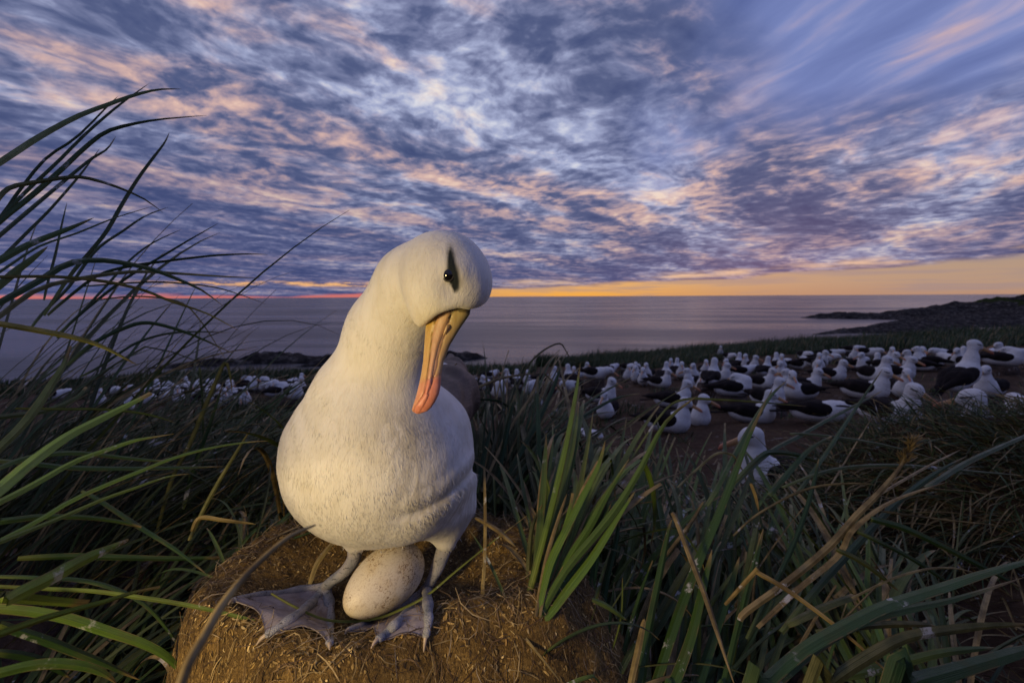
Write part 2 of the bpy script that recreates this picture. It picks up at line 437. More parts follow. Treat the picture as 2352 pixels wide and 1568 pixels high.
def tube(pts, rad, nseg=10, flat=1., up=(0, 0, 1), sub=6, cap=True):
    """smooth tapered tube through pts; flat squashes it along up"""
    pts = np.asarray([tuple(p_) for p_ in pts], float); rad = np.asarray(rad, float); n = len(pts)
    tt = np.linspace(0, n-1, (n-1)*sub+1)
    def cr(A):
        i = np.clip(tt.astype(int), 0, n-2); f = (tt-i)[:, None] if A.ndim > 1 else tt-i
        p0 = A[np.maximum(i-1, 0)]; p1 = A[i]; p2 = A[i+1]; p3 = A[np.minimum(i+2, n-1)]
        return .5*(2*p1+(p2-p0)*f+(2*p0-5*p1+4*p2-p3)*f*f+(3*p1-p0-3*p2+p3)*f**3)
    C = cr(pts); Rr = np.interp(tt, range(n), rad)
    T = np.gradient(C, axis=0); T /= np.linalg.norm(T, axis=1)[:, None]+1e-9
    up = np.asarray(up, float); Sd = np.cross(T, up); Sd /= np.linalg.norm(Sd, axis=1)[:, None]+1e-9
    U = np.cross(Sd, T)
    a = np.linspace(0, 2*np.pi, nseg, endpoint=False)
    V = C[:, None]+Rr[:, None, None]*(np.cos(a)[None, :, None]*Sd[:, None]+flat*np.sin(a)[None, :, None]*U[:, None])
    m_ = len(C); V = V.reshape(-1, 3); F = []
    for i in range(m_-1):
        for j in range(nseg):
            F.append((i*nseg+j, i*nseg+(j+1) % nseg, (i+1)*nseg+(j+1) % nseg, (i+1)*nseg+j))
    if cap:
        V = np.vstack([V, C[0]-T[0]*Rr[0]*.6, C[-1]+T[-1]*Rr[-1]*.8])
        for j in range(nseg):
            F.append((len(V)-2, (j+1) % nseg, j)); F.append((len(V)-1, (m_-1)*nseg+j, (m_-1)*nseg+(j+1) % nseg))
    return V, F

# ------------------------------------------------------------------ nest mound
NC = np.array([-.160, .515]); NA = np.array([.168, .120])
def nest_s(x, y): return np.hypot((x-NC[0])/NA[0], (y-NC[1])/NA[1])
def nest_z(x, y, fine=True):
    x = np.asarray(x, float); y = np.asarray(y, float); s_ = nest_s(x, y)
    az_ = np.arctan2(x-NC[0], y-NC[1])
    s_ = s_*(1+.07*np.sin(az_*3+1)+.05*np.sin(az_*5+2.))
    z = H-.348 + (.030+.012*smoothstep(-(y-NC[1]), .02, .09))*smoothstep(s_, .50, 1.04) - .34*smoothstep(s_, 1.16, 1.9+.6*smoothstep(x-NC[0], .02, .15))
    z = z + .006*fbm2(x*22, y*22, 3, 3)*2*smoothstep(s_, .5, .9)
    z = z + .004*fbm2(x*60, y*60+4, 3, 8)
    z = z + smoothstep(s_, 1.05, 1.5)*(.045*fbm2(x*11+3, y*11, 3, 41)+.016*fbm2(x*45, y*45, 3, 43))
    if fine: z = z + .0065*fbm2(x*170, y*170, 3, 13)
    return z
M_peat, k, b = mat('nest_peat')
p = geopos(k)
n1 = k.noise(p, 28., 6, .6); n2 = k.noise(p, 320., 5, .7, 1.0); n3 = k.noise(k.map(p, rot=(.3, .2, .8), scale=(1, 3.5, 1)), 150., 5, .65, 1.5)
c = k.ramp(k.add(k.mul(n1, .45), k.mul(n2, .55)), [(.34, (.030, .016, .005)), (.50, (.18, .108, .028)), (.64, (.43, .27, .075))])
c = k.mix(k.mul(k.sm(n3, .54, .64), .7), c, (.50, .34, .12))
c = k.mix(k.sm(n3, .40, .33), c, (.02, .012, .006))
k.put(b.inputs['Base Color'], c); b.inputs['Roughness'].default_value = .92
k.put(b.inputs['Normal'], k.bump(k.add(n3, k.mul(n2, .8)), 1., .004))
M_chip, k, b = mat('straw_chip')
c = k.mix(1., tone(k).outputs[0], k.ramp(k.noise(geopos(k), 300, 3), [(.3, (.6,)*3), (.7, (1.2,)*3)]), 'MULTIPLY')
k.put(b.inputs['Base Color'], c); b.inputs['Roughness'].default_value = .7

gx = np.arange(-.70, .45, .0034); gy = np.arange(.10, 1.05, .0034)
GX, GY = np.meshgrid(gx, gy, indexing='ij'); GZ = nest_z(GX, GY)
Vn = np.stack([GX, GY, GZ], -1).reshape(-1, 3)
ii, jj = np.meshgrid(np.arange(len(gx)-1), np.arange(len(gy)-1), indexing='ij'); w_ = len(gy)
Fn = np.stack([ii*w_+jj, (ii+1)*w_+jj, (ii+1)*w_+jj+1, ii*w_+jj+1], -1).reshape(-1, 4)
cs = nest_s(Vn[Fn[:, 0], 0], Vn[Fn[:, 0], 1]); Fn = Fn[cs < 2.9]
used = np.unique(Fn); remap = -np.ones(len(Vn), int); remap[used] = np.arange(len(used))
NEST = empty('nest_mound', (NC[0], NC[1], ground(*NC)), 'brown peat and straw nest mound holding the egg under the big albatross', 'nest')
link('peat', mesh_np('nest_peat', Vn[used], remap[Fn], M_peat), NEST)
def chips(n, seed, lmin, lmax, wmin, wmax, smax_, curl, lift, cols, smin_=0., wts=None):
    r = np.random.default_rng(seed)
    a_ = r.uniform(0, 2*np.pi, n*3); s_ = np.sqrt(r.uniform(smin_**2, smax_**2, n*3))
    x = NC[0]+NA[0]*s_*np.sin(a_); y = NC[1]+NA[1]*s_*np.cos(a_)
    ok = (y > .12); x = x[ok][:n]; y = y[ok][:n]; n = len(x)
    L = r.uniform(lmin, lmax, n)*r.uniform(.5, 1, n); W = r.uniform(wmin, wmax, n)
    th = r.uniform(0, 2*np.pi, n); el_ = r.normal(0, .22, n)
    dx = np.cos(th); dy = np.sin(th)
    e_ = .004
    gxz = (nest_z(x+e_, y, False)-nest_z(x-e_, y, False))/(2*e_); gyz = (nest_z(x, y+e_, False)-nest_z(x, y-e_, False))/(2*e_)
    z = nest_z(x, y)
    T = np.stack([dx, dy, gxz*dx+gyz*dy+el_], -1); T /= np.linalg.norm(T, axis=1)[:, None]
    Nn = np.stack([-gxz, -gyz, np.ones(n)], -1) + r.normal(0, .3, (n, 3)); Nn /= np.linalg.norm(Nn, axis=1)[:, None]
    B_ = np.cross(Nn, T); B_ /= np.linalg.norm(B_, axis=1)[:, None]
    C0 = np.stack([x, y, z+lift*r.uniform(.1, 1, n)], -1)
    m_ = 4; V = []
    bend = r.normal(0, curl, n)
    for q_ in range(m_):
        u = q_/(m_-1)-.5; ww = W*(1 if 0 < q_ < m_-1 else .55)
        c_ = C0+T*(L*u)[:, None]+B_*(bend*L*(u*u-.08))[:, None]+Nn*(abs(bend)*L*.5*(.25-u*u))[:, None]
        V += [c_-B_*ww[:, None]/2, c_+B_*ww[:, None]/2]
    V = np.stack(V, 1).reshape(-1, 3)
    b0 = np.arange(n)[:, None]*(2*m_)
    F = np.concatenate([b0+np.array([2*q_, 2*q_+2, 2*q_+3, 2*q_+1]) for q_ in range(m_-1)])
    ci = r.choice(len(cols), n, p=wts); col = np.array(cols)[ci]*r.uniform(.6, 1.3, (n, 1))
    return V, F, np.repeat(col, 2*m_, axis=0)
V, F, c = chips(21000, 1, .0025, .0085, .0005, .0019, 2.3, .35, .0022, [(.44, .30, .10), (.26, .16, .05), (.07, .04, .016), (.66, .50, .23)], 0, [.3, .36, .24, .10])
o = link('straw_chips', mesh_np('straw_chips', V, F, M_chip, False, col=c), NEST); o['kind'] = 'stuff'
V, F, c = chips(7000, 2, .015, .055, .0004, .0011, 2.6, .6, .006, [(.40, .30, .14), (.20, .13, .06), (.09, .05, .02), (.34, .28, .2)], .88, [.25, .35, .3, .1])
o = link('straw_fibres', mesh_np('straw_fibres', V, F, M_chip, False, col=c), NEST); o['kind'] = 'stuff'

# ------------------------------------------------------------------ egg
M_egg, k, b = mat('egg_shell')
p = objco(k)
sp = k.noise(p, 260., 5, .7); sp2 = k.noise(p, 620., 3, .6); sm_ = k.noise(p, 22., 5, .6)
reg = k.sm(k.noise(p, 30., 3), .42, .56, .25, 1.)
spots = k.mul(k.sm(sp, .555, .60), reg)
c = k.mix(k.sm(sm_, .40, .66), (.78, .72, .60), (.70, .59, .40))
c = k.mix(k.mul(k.sm(sp2, .52, .60), k.mul(reg, .8)), c, (.34, .21, .09))
c = k.mix(k.mul(spots, .85), c, (.16, .085, .035))
k.put(b.inputs['Base Color'], c); b.inputs['Roughness'].default_value = .48
k.put(b.inputs['Normal'], k.bump(k.add(k.noise(p, 700, 3), k.mul(sm_, .6)), .25, .0006))
me_t = np.linspace(0, np.pi, 40); nph = 56
ex_ = .0515*np.cos(me_t); er = .0315*np.sin(me_t)*(1+.13*np.cos(me_t))
ph = np.linspace(0, 2*np.pi, nph, endpoint=False)
Ve = np.stack([ex_[:, None]+0*ph, er[:, None]*np.cos(ph), er[:, None]*np.sin(ph)], -1).reshape(-1, 3)
Fe = [(i*nph+j, i*nph+(j+1) % nph, (i+1)*nph+(j+1) % nph, (i+1)*nph+j) for i in range(39) for j in range(nph)]
egg = bpy.data.objects.new('egg', mesh_np('egg', Ve, Fe, M_egg)); COL.objects.link(egg)
egg.location = P(884, 1330, .502)
adir = (P(968, 1262, .553)-P(800, 1398, .462)).normalized()
egg.rotation_mode = 'QUATERNION'; egg.rotation_quaternion = adir.to_track_quat('X', 'Z')
tag(egg, 'large cream egg speckled with brown, lying in the nest between the webbed feet', 'egg')

# ------------------------------------------------------------------ the big albatross
def px_ball(px, py, d, r): return np.array(P(px, py, d), np.float32), r*d/FP
fwd = np.array(CM @ Vector((0, 0, -1))); rgt = np.array(CM @ Vector((1, 0, 0))); upv = np.array(CM @ Vector((0, 1, 0)))
AX = np.stack([rgt, upv, fwd])
def E(Pn, px, py, d, rx, ry, rz, rot=0.):
    """ellipsoid: radii rx, ry in reading units, rz in metres along the view; rot clockwise degrees in the picture plane"""
    a = math.radians(rot); R = np.stack([AX[0]*math.cos(a)-AX[1]*math.sin(a), AX[0]*math.sin(a)+AX[1]*math.cos(a), AX[2]])
    return sd_ell(Pn, P(px, py, d), R, (rx*d/FP, ry*d/FP, rz))
def Cn(Pn, a, b_): 
    ca, ra = px_ball(*a); cb, rb = px_ball(*b_)
    return sd_cone(Pn, ca, cb, ra, rb)
HD = .385
def f_head(Pn):
    d = E(Pn, 1024, 631, HD, 97, 99, .0350)
    d = smin(d, E(Pn, 1062, 654, HD, 64, 64, .0270), .012)
    d = smin(d, E(Pn, 1004, 672, HD, 66, 72, .0300, -20), .014)
    d = smin(d, Cn(Pn, (1036, 660, HD, 66), (1026, 728, HD, 52)), .012)
    d = smin(d, E(Pn, 978, 715, HD+.002, 26, 34, .0175), .012)
    # soft hollow in front of the eye, slight brow swelling above it
    d = d - .0022*np.exp(-((Pn-np.array(P(1052, 625, HD-.034), np.float32))**2).sum(-1)/.010**2)
    d = d + .0030*np.exp(-((Pn-np.array(P(1034, 655, HD-.030), np.float32))**2).sum(-1)/.009**2)
    # feathering ends at the bill base line
    px, py, dd_ = proj(Pn)
    base = np.interp(px, [900, 945, 979, 1006, 1030, 1054, 1077, 1100, 1140], [800, 768, 744, 722, 713, 707, 711, 706, 690])
    cut = (py-base)*HD/FP*.75
    return smax(d, cut.astype(np.float32), .0035)
def f_neck(Pn):
    d = Cn(Pn, (856, 882, .485, 104), (901, 762, .463, 87))
    d = smin(d, Cn(Pn, (901, 762, .463, 87), (950, 655, .430, 72)), .03)
    d = smin(d, Cn(Pn, (950, 655, .430, 72), (1000, 612, .402, 76)), .03)
    return d
c_back = np.array(P(880, 1030, .60), np.float32)
def f_body(Pn):
    d = E(Pn, 868, 1046, .510, 209, 196, .097)
    d = smin(d, E(Pn, 866, 948, .495, 128, 128, .070), .032)
    d = smin(d, E(Pn, 996, 1000, .545, 82, 96, .066), .022)
    d = smin(d, E(Pn, 955, 1112, .520, 116, 108, .072), .016)          # belly right
    d = smin(d, E(Pn, 1006, 1130, .548, 84, 98, .066), .010)          # flank over the thigh
    d = smin(d, Cn(Pn, (1035, 1165, .540, 50), (1024, 1240, .535, 25)), .016)
    d = smin(d, Cn(Pn, (800, 1190, .520, 45), (815, 1246, .522, 22)), .018)
    d = smin(d, sd_cone(Pn, P(885, 1040, .58), np.array(P(885, 1040, .58))+np.array([.02, .20, .03]), .092, .055), .04)
    d = smin(d, sd_cone(Pn, np.array(P(885, 1040, .58))+np.array([.02, .20, .03]), np.array(P(885, 1040, .58))+np.array([.03, .33, .03]), .055, .018), .03)
    return d
def f_bird(Pn):
    d = smin(f_body(Pn), f_neck(Pn), .030)
    d = smin(d, f_head(Pn), .011)
    x, y, z = Pn[..., 0], Pn[..., 1], Pn[..., 2]
    # loose plumage: broad folds on breast and flank
    amp = np.clip((H-.03-z)/.1, 0, 1)
    px, py, dd_ = proj(Pn)
    ln = np.interp(px, [870, 900, 960, 1010, 1050, 1075, 1100], [1198, 1192, 1176, 1150, 1118, 1092, 1060])
    wn_ = smoothstep(px, 885, 985)*(dd_ < .58)
    d = d + (wn_*(.0030*np.exp(-((py-ln)/10.)**2)-.0026*np.exp(-((py-ln-34)/24.)**2)-.002*np.exp(-((py-ln+26)/18.)**2))).astype(np.float32)
    d = d + amp*.0009*np.sin(x*38+2.2*np.sin(z*21+1)+.7)*np.sin(z*31+1.6*np.sin(x*27)+2)
    d = d + amp*.0004*np.sin(x*95+3*np.sin(z*50))*np.sin(z*70+2*np.sin(x*66+1))
    return d
lo = np.array(P(864, 1046, .51)); 
Vb, Fb = surface_nets(f_bird, (-.30, .32, H-.305), (.03, 1.02, H+.135), .0027)
pxb, pyb, dpb = proj(Vb)
# plumage tone: white, with a charcoal brow line, grey stain on the flank, yellow tinge at the bill base
tonev = np.ones((len(Vb), 4), np.float32)
hc = np.array(P(1024, 630, HD)); lat = (Vb-hc)@fwd                 # left/right of the head's own middle plane
onhead = (np.linalg.norm(Vb-hc, axis=1) < .062)
br = np.array([(1029, 548, .1), (1031, 572, .5), (1032, 595, 1.8), (1035, 612, 5.), (1036, 630, 8.), (1041, 648, 5.), (1044, 664, .6)])
bx = np.interp(pyb, br[:, 1], br[:, 0]); bw = np.interp(pyb, br[:, 1], br[:, 2], left=0, right=0)
sd_ = pxb-bx
dk = np.exp(-np.clip(np.abs(sd_)-bw, 0, None)**2/np.where(sd_ > 0, 12., 4.5)**2)*smoothstep(pyb, 542, 590)*(1-smoothstep(pyb, 662, 680))
dk = np.where(onhead & (np.abs(lat) > .008), dk, 0)
tonev[:, 0] = dk
tonev[:, 1] = np.where(onhead, np.exp(-((pxb-985)**2+(pyb-735)**2)/30**2), 0)
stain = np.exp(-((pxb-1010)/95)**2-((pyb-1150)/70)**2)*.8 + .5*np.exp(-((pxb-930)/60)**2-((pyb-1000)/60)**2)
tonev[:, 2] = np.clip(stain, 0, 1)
M_plum, k, b = mat('white_plumage')
p = objco(k); at_ = tone(k); r_, g_, b_s = k.sep(at_.outputs[0])
flow = k.map(p, rot=(0, .12, 0), scale=(1, 1, .16))
f1 = k.noise(flow, 420., 4, .6, .5); f2 = k.noise(k.map(p, rot=(0, -.3, 0), scale=(1, 1, .28)), 130., 5, .6, 1.0); f3 = k.noise(k.map(p, scale=(1, 1, .6)), 34., 4, .55, .6)
vo = k.vor(k.map(p, rot=(0, .3, 0), scale=(1, 1, .45)), 95., 'SMOOTH_F1')[0]
c = k.mix(k.sm(f3, .38, .68), (.78, .775, .75), (.70, .685, .63))
c = k.mix(k.mul(k.sm(f2, .50, .68), .35), c, (.60, .57, .50))
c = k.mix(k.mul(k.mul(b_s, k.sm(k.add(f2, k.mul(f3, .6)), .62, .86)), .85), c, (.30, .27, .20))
c = k.mix(k.mul(g_, .35), c, (.80, .70, .40))
c = k.mix(k.sm(k.add(r_, k.mul(k.sub(f1, .5), .30)), .03, .85), c, (.006, .012, .014))
k.put(b.inputs['Base Color'], c); b.inputs['Roughness'].default_value = .85
k.put(b.inputs['Sheen Weight'], k.mul(k.sub(1., r_), .2)); b.inputs['Sheen Roughness'].default_value = .5
b.inputs['Subsurface Weight'].default_value = .12; b.inputs['Subsurface Radius'].default_value = (.004, .003, .002)
k.put(b.inputs['Normal'], k.bump(k.add(k.add(k.mul(f1, .5), k.mul(f2, .9)), k.mul(vo, .5)), .42, .0020))
BIRD = empty('albatross', (NC[0], NC[1]+.02, float(nest_z(*NC))), 'big white albatross standing over its egg, head bowed and bill pointing down', 'bird')
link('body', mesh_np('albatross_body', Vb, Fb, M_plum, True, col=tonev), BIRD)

# fine silky feather tips lying down the body
def feather_tips(n, seed):
    r = np.random.default_rng(seed)
    a0, b0, c0 = Vb[Fb[:, 0]], Vb[Fb[:, 1]], Vb[Fb[:, 2]]; d0_ = Vb[Fb[:, 3]]
    nrm = np.cross(c0-a0, d0_-b0); ar = np.linalg.norm(nrm, axis=1); nrm = nrm/(ar[:, None]+1e-12)
    cen = (a0+c0)/2; tocam = np.array([0, 0, H])-cen; vis = (nrm*tocam).sum(1) > -.35*np.linalg.norm(tocam, axis=1)
    # keep clear of the bill and the eye
    pf, qf, df = proj(cen)
    keep = vis & (tonev[Fb, 0].max(1) < .05) & (np.hypot(pf-1031, qf-630) > 17) & ~((qf > np.interp(pf, [960, 979, 1006, 1054, 1080, 1100], [742, 726, 704, 690, 690, 690])) & (df < .425) & (qf < 770) & (pf > 955))
    w_ = ar*keep; fi = r.choice(len(Fb), n, p=w_/w_.sum())
    u, v = r.uniform(size=n), r.uniform(size=n)
    p0 = (a0[fi]*(1-u)[:, None]+b0[fi]*u[:, None])*(1-v)[:, None]+(d0_[fi]*(1-u)[:, None]+c0[fi]*u[:, None])*v[:, None]
    nn = nrm[fi]; hd_ = np.linalg.norm(p0-hc, axis=1); onh = 1-smoothstep(hd_, .045, .085)
    # flow: down the body, and back from the bill over the head
    fl_ = np.tile(np.array([.10, .10, -1.]), (n, 1)); neckd = np.array(P(870, 890, .485))-np.array(P(985, 610, .41)); neckd /= np.linalg.norm(neckd)
    up_h = np.array(P(960, 560, .40))-np.array(P(1040, 735, .385)); up_h /= np.linalg.norm(up_h)
    nk = smoothstep(p0[:, 2], H-.16, H-.04)*(1-onh)
    fl_ = fl_*(1-nk-onh)[:, None]+neckd*nk[:, None]+up_h*onh[:, None]+r.normal(0, .11, (n, 3))
    T = fl_-(fl_*nn).sum(1)[:, None]*nn; T /= np.linalg.norm(T, axis=1)[:, None]+1e-9
    B_ = np.cross(nn, T); L = r.uniform(.004, .0105, n)*(1-.55*onh); W = r.uniform(.0004, .0009, n)*(1-.3*onh); lift = r.uniform(.1, .75, n)**2*.0006*(1-.75*onh)*(1-.45*nk)+.00015
    V = []
    for t_, wf, lf in ((0, .9, -.3), (.5, 1., .35), (1, .12, 1.)):
        c_ = p0+T*(L*t_)[:, None]+nn*(lift*lf-.00015)[:, None]; V += [c_-B_*(W*wf/2)[:, None], c_+B_*(W*wf/2)[:, None]]
    V = np.stack(V, 1).reshape(-1, 3); i0 = np.arange(n)[:, None]*6
    F = np.concatenate([i0+np.array([0, 1, 3, 2]), i0+np.array([2, 3, 5, 4])])
    fn_ = np.cross(V[1::6][:n]-V[0::6][:n], V[2::6][:n]-V[0::6][:n])
    if ((fn_*nn).sum(1)).mean() < 0: F = F[:, ::-1].copy()
    col = np.repeat(tonev[Fb[fi, 0]], 6, axis=0)
    mf = mesh_np('fine_feathers', V, F, M_plum, True, col=col)
    nv = np.repeat(nn+r.normal(0, .035, (n, 3)), 6, axis=0); nv /= np.linalg.norm(nv, axis=1)[:, None]
    if len(nv) == len(mf.vertices): mf.normals_split_custom_set_from_vertices(nv.tolist())     # they lie in the plumage and shade with it
    o = link('fine_feathers', mf, BIRD); o['kind'] = 'stuff'
feather_tips(34000, 3)

# folded dark wings and tail
M_wing, k, b = mat('brown_wing')
p = objco(k)
f1 = k.noise(k.map(p, rot=(.1, .1, .1), scale=(1, .25, 1)), 160., 5, .6, .5); vo = k.vor(k.map(p, scale=(1, .4, 1)), 40.)[0]
k.put(b.inputs['Base Color'], k.ramp(k.add(k.mul(f1, .6), k.mul(vo, .5)), [(.25, (.012, .008, .008)), (.55, (.045, .029, .026)), (.85, (.12, .085, .075))]))
b.inputs['Roughness'].default_value = .6; k.put(b.inputs['Normal'], k.bump(k.add(f1, vo), .6, .003))
def wingf(side):
    a = P(972, 985, .615) if side > 0 else P(800, 985, .615)
    a = np.array(a); b1 = a+np.array([.012*side, .15, .01]); c1 = a+np.array([-.005*side, .34, .02]); d1 = a+np.array([-.03*side, .50, .035])
    def f(Pn):
        d = smin(sd_cone(Pn, a, b1, .054, .050), sd_cone(Pn, b1, c1, .050, .028), .02)
        d = smin(d, sd_cone(Pn, c1, d1, .028, .006), .02)
        # overlapping feather tracts
        u = (Pn[..., 1]-a[1])
        return d + .0014*np.sin(u*70+np.sin(Pn[..., 2]*60)*2.5+Pn[..., 0]*90)*np.sin(u*31+Pn[..., 2]*45)
    return f, a
for side in (1, -1):
    f_, a = wingf(side)
    V, F = surface_nets(f_, a-np.array([.08, .08, .09]), a+np.array([.08, .53, .10]), .004)
    link('wing', mesh_np('albatross_wing', V, F, M_wing), BIRD)
tb = np.array(P(885, 1040, .58))+np.array([.03, .30, .03])
tv = []; tf = []
for q_ in range(9):
    a = (q_-4)*.09; L = .16-.004*abs(q_-4); dirv = np.array([math.sin(a), math.cos(a), -.05]); sd2 = np.array([math.cos(a), -math.sin(a), 0])
    n0 = len(tv)
    for t_, w_ in ((0, .006), (.5, .011), (.9, .010), (1, .003)):
        for s_ in (-1, 1): tv.append(tb+dirv*L*t_+sd2*w_*s_+np.array([0, 0, .002*(q_ % 2)]))
        for s_ in (-1, 1): tv.append(tb+dirv*L*t_+sd2*w_*s_+np.array([0, 0, .002*(q_ % 2)-.0012]))
    for r2 in range(3):
        o_ = n0+r2*4; tf += [(o_, o_+4, o_+5, o_+1), (o_+2, o_+3, o_+7, o_+6), (o_, o_+2, o_+6, o_+4), (o_+1, o_+5, o_+7, o_+3)]
link('tail', mesh_np('albatross_tail', np.array(tv), tf, M_wing, False), BIRD)

# eye
def surf(px, py, f, d0=.30, d1=.7):
    ds = np.linspace(d0, d1, 1200); pts = np.array([tuple(P(px, py, d)) for d in ds], np.float32)
    v = f(pts); i = np.argmax(v < 0); return ds[i]
def ball(name, c, r, m_, parent, seg=28, scl=None, R=None):
    u = np.linspace(0, np.pi, seg//2+1); v = np.linspace(0, 2*np.pi, seg, endpoint=False)
    V = np.stack([np.sin(u)[:, None]*np.cos(v), np.sin(u)[:, None]*np.sin(v), np.cos(u)[:, None]+0*v], -1).reshape(-1, 3)*r
    if scl is not None: V = V*np.asarray(scl)
    if R is not None: V = V@np.asarray(R)
    F = [(i*seg+j, i*seg+(j+1) % seg, (i+1)*seg+(j+1) % seg, (i+1)*seg+j) for i in range(seg//2) for j in range(seg)]
    return link(name, mesh_np(name, V+np.asarray(c), F, m_), parent)
M_eye, k, b = mat('eye_gloss')
k.put(b.inputs['Base Color'], (.006, .005, .005)); b.inputs['Roughness'].default_value = .04
b.inputs['Coat Weight'].default_value = 1.; b.inputs['Coat Roughness'].default_value = .02
M_lid, k, b = mat('eye_lid'); k.put(b.inputs['Base Color'], (.03, .028, .027)); b.inputs['Roughness'].default_value = .5
de = surf(1031, 629, f_bird)
ec = np.array(P(1030, 630, de+.0031))
EYR = np.stack([rgt, upv, fwd]); ball('eye', ec, .0057, M_eye, BIRD, scl=(.86, 1.08, .8), R=EYR)
ec2 = ec + fwd*2*(HD-(de+.0022)); ball('eye', ec2, .0046, M_eye, BIRD)
for c_, sg_ in ((ec, -1), (ec2, 1)):
    a = np.linspace(0, 2*np.pi, 33)[:-1]; ring = [c_+rgt*.0047*math.cos(t_)*.93+upv*.0054*math.sin(t_)+fwd*sg_*.0018 for t_ in a]; ring.append(ring[0])
    V, F = tube(ring, [.0009]*len(ring), 8, 1, fwd, 1, False); link('eyelid', mesh_np('eyelid', V, F, M_lid), BIRD)

# bill: horny plates with grooves between them
M_bill, k, b = mat('bill_horn')
p = objco(k); cc = tone(k).outputs[0]
f1 = k.noise(k.map(p, scale=(1, 1, .18)), 380., 4, .6, .4); f2 = k.noise(p, 70., 4, .6)
c = k.mix(k.sm(f1, .35, .75), cc, k.mix(1., cc, (.82, .76, .70), 'MULTIPLY'))
c = k.mix(k.mul(k.sm(f2, .52, .72), .35), c, k.mix(1., cc, (.90, .72, .62), 'MULTIPLY'))
k.put(b.inputs['Base Color'], c); k.put(b.inputs['Roughness'], k.sm(f2, .3, .7, .30, .46)); b.inputs['Subsurface Weight'].default_value = .15
b.inputs['Subsurface Radius'].default_value = (.004, .0015, .001)
k.put(b.inputs['Normal'], k.bump(f1, .25, .0006))
Lc = [(692, 1000), (722, 986), (745, 978), (783, 975), (827, 972), (855, 968), (880, 963), (900, 958), (915, 954), (930, 949), (940, 946), (946, 948.5), (950, 957)]
Rc = [(692, 1082), (710, 1081), (722, 1079), (757, 1055), (792, 1034), (827, 1020), (857, 1014), (886, 1012), (905, 1008), (920, 1001), (935, 991), (944, 981), (950, 963)]
S1 = [(692, 1010), (722, 1004), (769, 993), (827, 987), (871, 981), (903, 975), (922, 962), (935, 952), (950, 950)]
S2 = [(692, 1040), (710, 1036), (754, 1030), (775, 1020), (813, 1008), (842, 1004), (868, 996), (905, 982), (950, 962)]
TH = [(692, .0112), (722, .0108), (760, .0098), (800, .0084), (840, .0076), (870, .0074), (895, .0078), (915, .0072), (932, .0056), (944, .0032), (950, .0012)]
rows = np.concatenate([np.linspace(692, 900, 72), np.linspace(900, 950, 34)[1:]]); nc = 64
def I(tab, y): return np.interp(y, [a for a, _ in tab], [c_ for _, c_ in tab])
BV = []; BC = []; BR = []
for y in rows:
    xl, xr, s1, s2, th = I(Lc, y), I(Rc, y), I(S1, y), I(S2, y), I(TH, y)
    dm = HD - .012*smoothstep(y, 740, 950)
    for j in range(nc):
        a = 2*np.pi*j/nc; cs_ = -math.cos(a); x = (xl+xr)/2+(xr-xl)/2*cs_
        prof = abs(math.sin(a))**.82*(1 if math.sin(a) > 0 else -1)
        tilt = .9+.2*(cs_ < 0)
        g1 = math.exp(-((x-s1)/1.6)**2); g2 = math.exp(-((x-s2)/1.7)**2)*(y < 905); g3 = math.exp(-((y-(866+(x-s2)*-.4))/2.5)**2)*(x > s1) if y > 840 else 0
        prof *= (1-.16*g1-.13*g2-.10*g3)
        BV.append(P(x, y, dm-th*prof*tilt)); 
        # horn colours
        tt_ = (y-710)/240
        cul = np.array([.53, .43, .17])*(1-tt_)+np.array([.66, .38, .24])*tt_
        side_ = np.array([.60, .40, .20])*(1-tt_)+np.array([.68, .37, .27])*tt_
        lowr = np.array([.58, .42, .10])*(1-tt_)+np.array([.68, .40, .20])*tt_
        tip = np.array([.74, .29, .20])
        nail = smoothstep(y+(x-990)*.35, 858, 880)
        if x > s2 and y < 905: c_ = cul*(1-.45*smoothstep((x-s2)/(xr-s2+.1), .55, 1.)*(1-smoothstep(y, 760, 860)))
        elif x > s1: c_ = side_
        else: c_ = lowr
        c_ = c_*(1-nail)+(tip if x > s1 else tip*.75+np.array([.15, .12, .05]))*nail
        c_ = c_*(1-.45*max(g1, g2*.8, g3*.5))
        if y < 712+8*abs(cs_): c_ = c_*.35
        BC.append(c_); BR.append((x, y, s1, s2, nail))
BV = np.array([tuple(v) for v in BV]); BC = np.array(BC); nr = len(rows)
parts = {'lower_bill': [], 'bill_side_plate': [], 'culmen_plate': [], 'bill_tip': []}
for i in range(nr-1):
    for j in range(nc):
        f_ = (i*nc+j, i*nc+(j+1) % nc, (i+1)*nc+(j+1) % nc, (i+1)*nc+j)
        mx = sum(BR[q_][0] for q_ in f_)/4; my = sum(BR[q_][1] for q_ in f_)/4; s1 = BR[f_[0]][2]; s2 = BR[f_[0]][3]; nl = BR[f_[0]][4]
        parts['lower_bill' if mx < s1 else 'bill_tip' if nl > .5 else 'culmen_plate' if mx > s2 else 'bill_side_plate'].append(f_)
parts['bill_tip'].append(tuple(range((nr-1)*nc, nr*nc)))
for nm, fs in parts.items():
    us = sorted({v for f_ in fs for v in f_}); mp = {v: i for i, v in enumerate(us)}
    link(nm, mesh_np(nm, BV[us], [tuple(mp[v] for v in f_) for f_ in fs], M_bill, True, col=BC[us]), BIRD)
V, F = tube([P(1028, 747, HD-.0105), P(1026, 753, HD-.0112), P(1022, 762, HD-.0108), P(1019, 769, HD-.0102)], [.0007, .0012, .0010, .0004], 8)
M_horn, k, b = mat('pale_horn'); k.put(b.inputs['Base Color'], (.60, .42, .22)); b.inputs['Roughness'].default_value = .4
link('nostril', mesh_np('nostril', V, F, M_horn), BIRD)
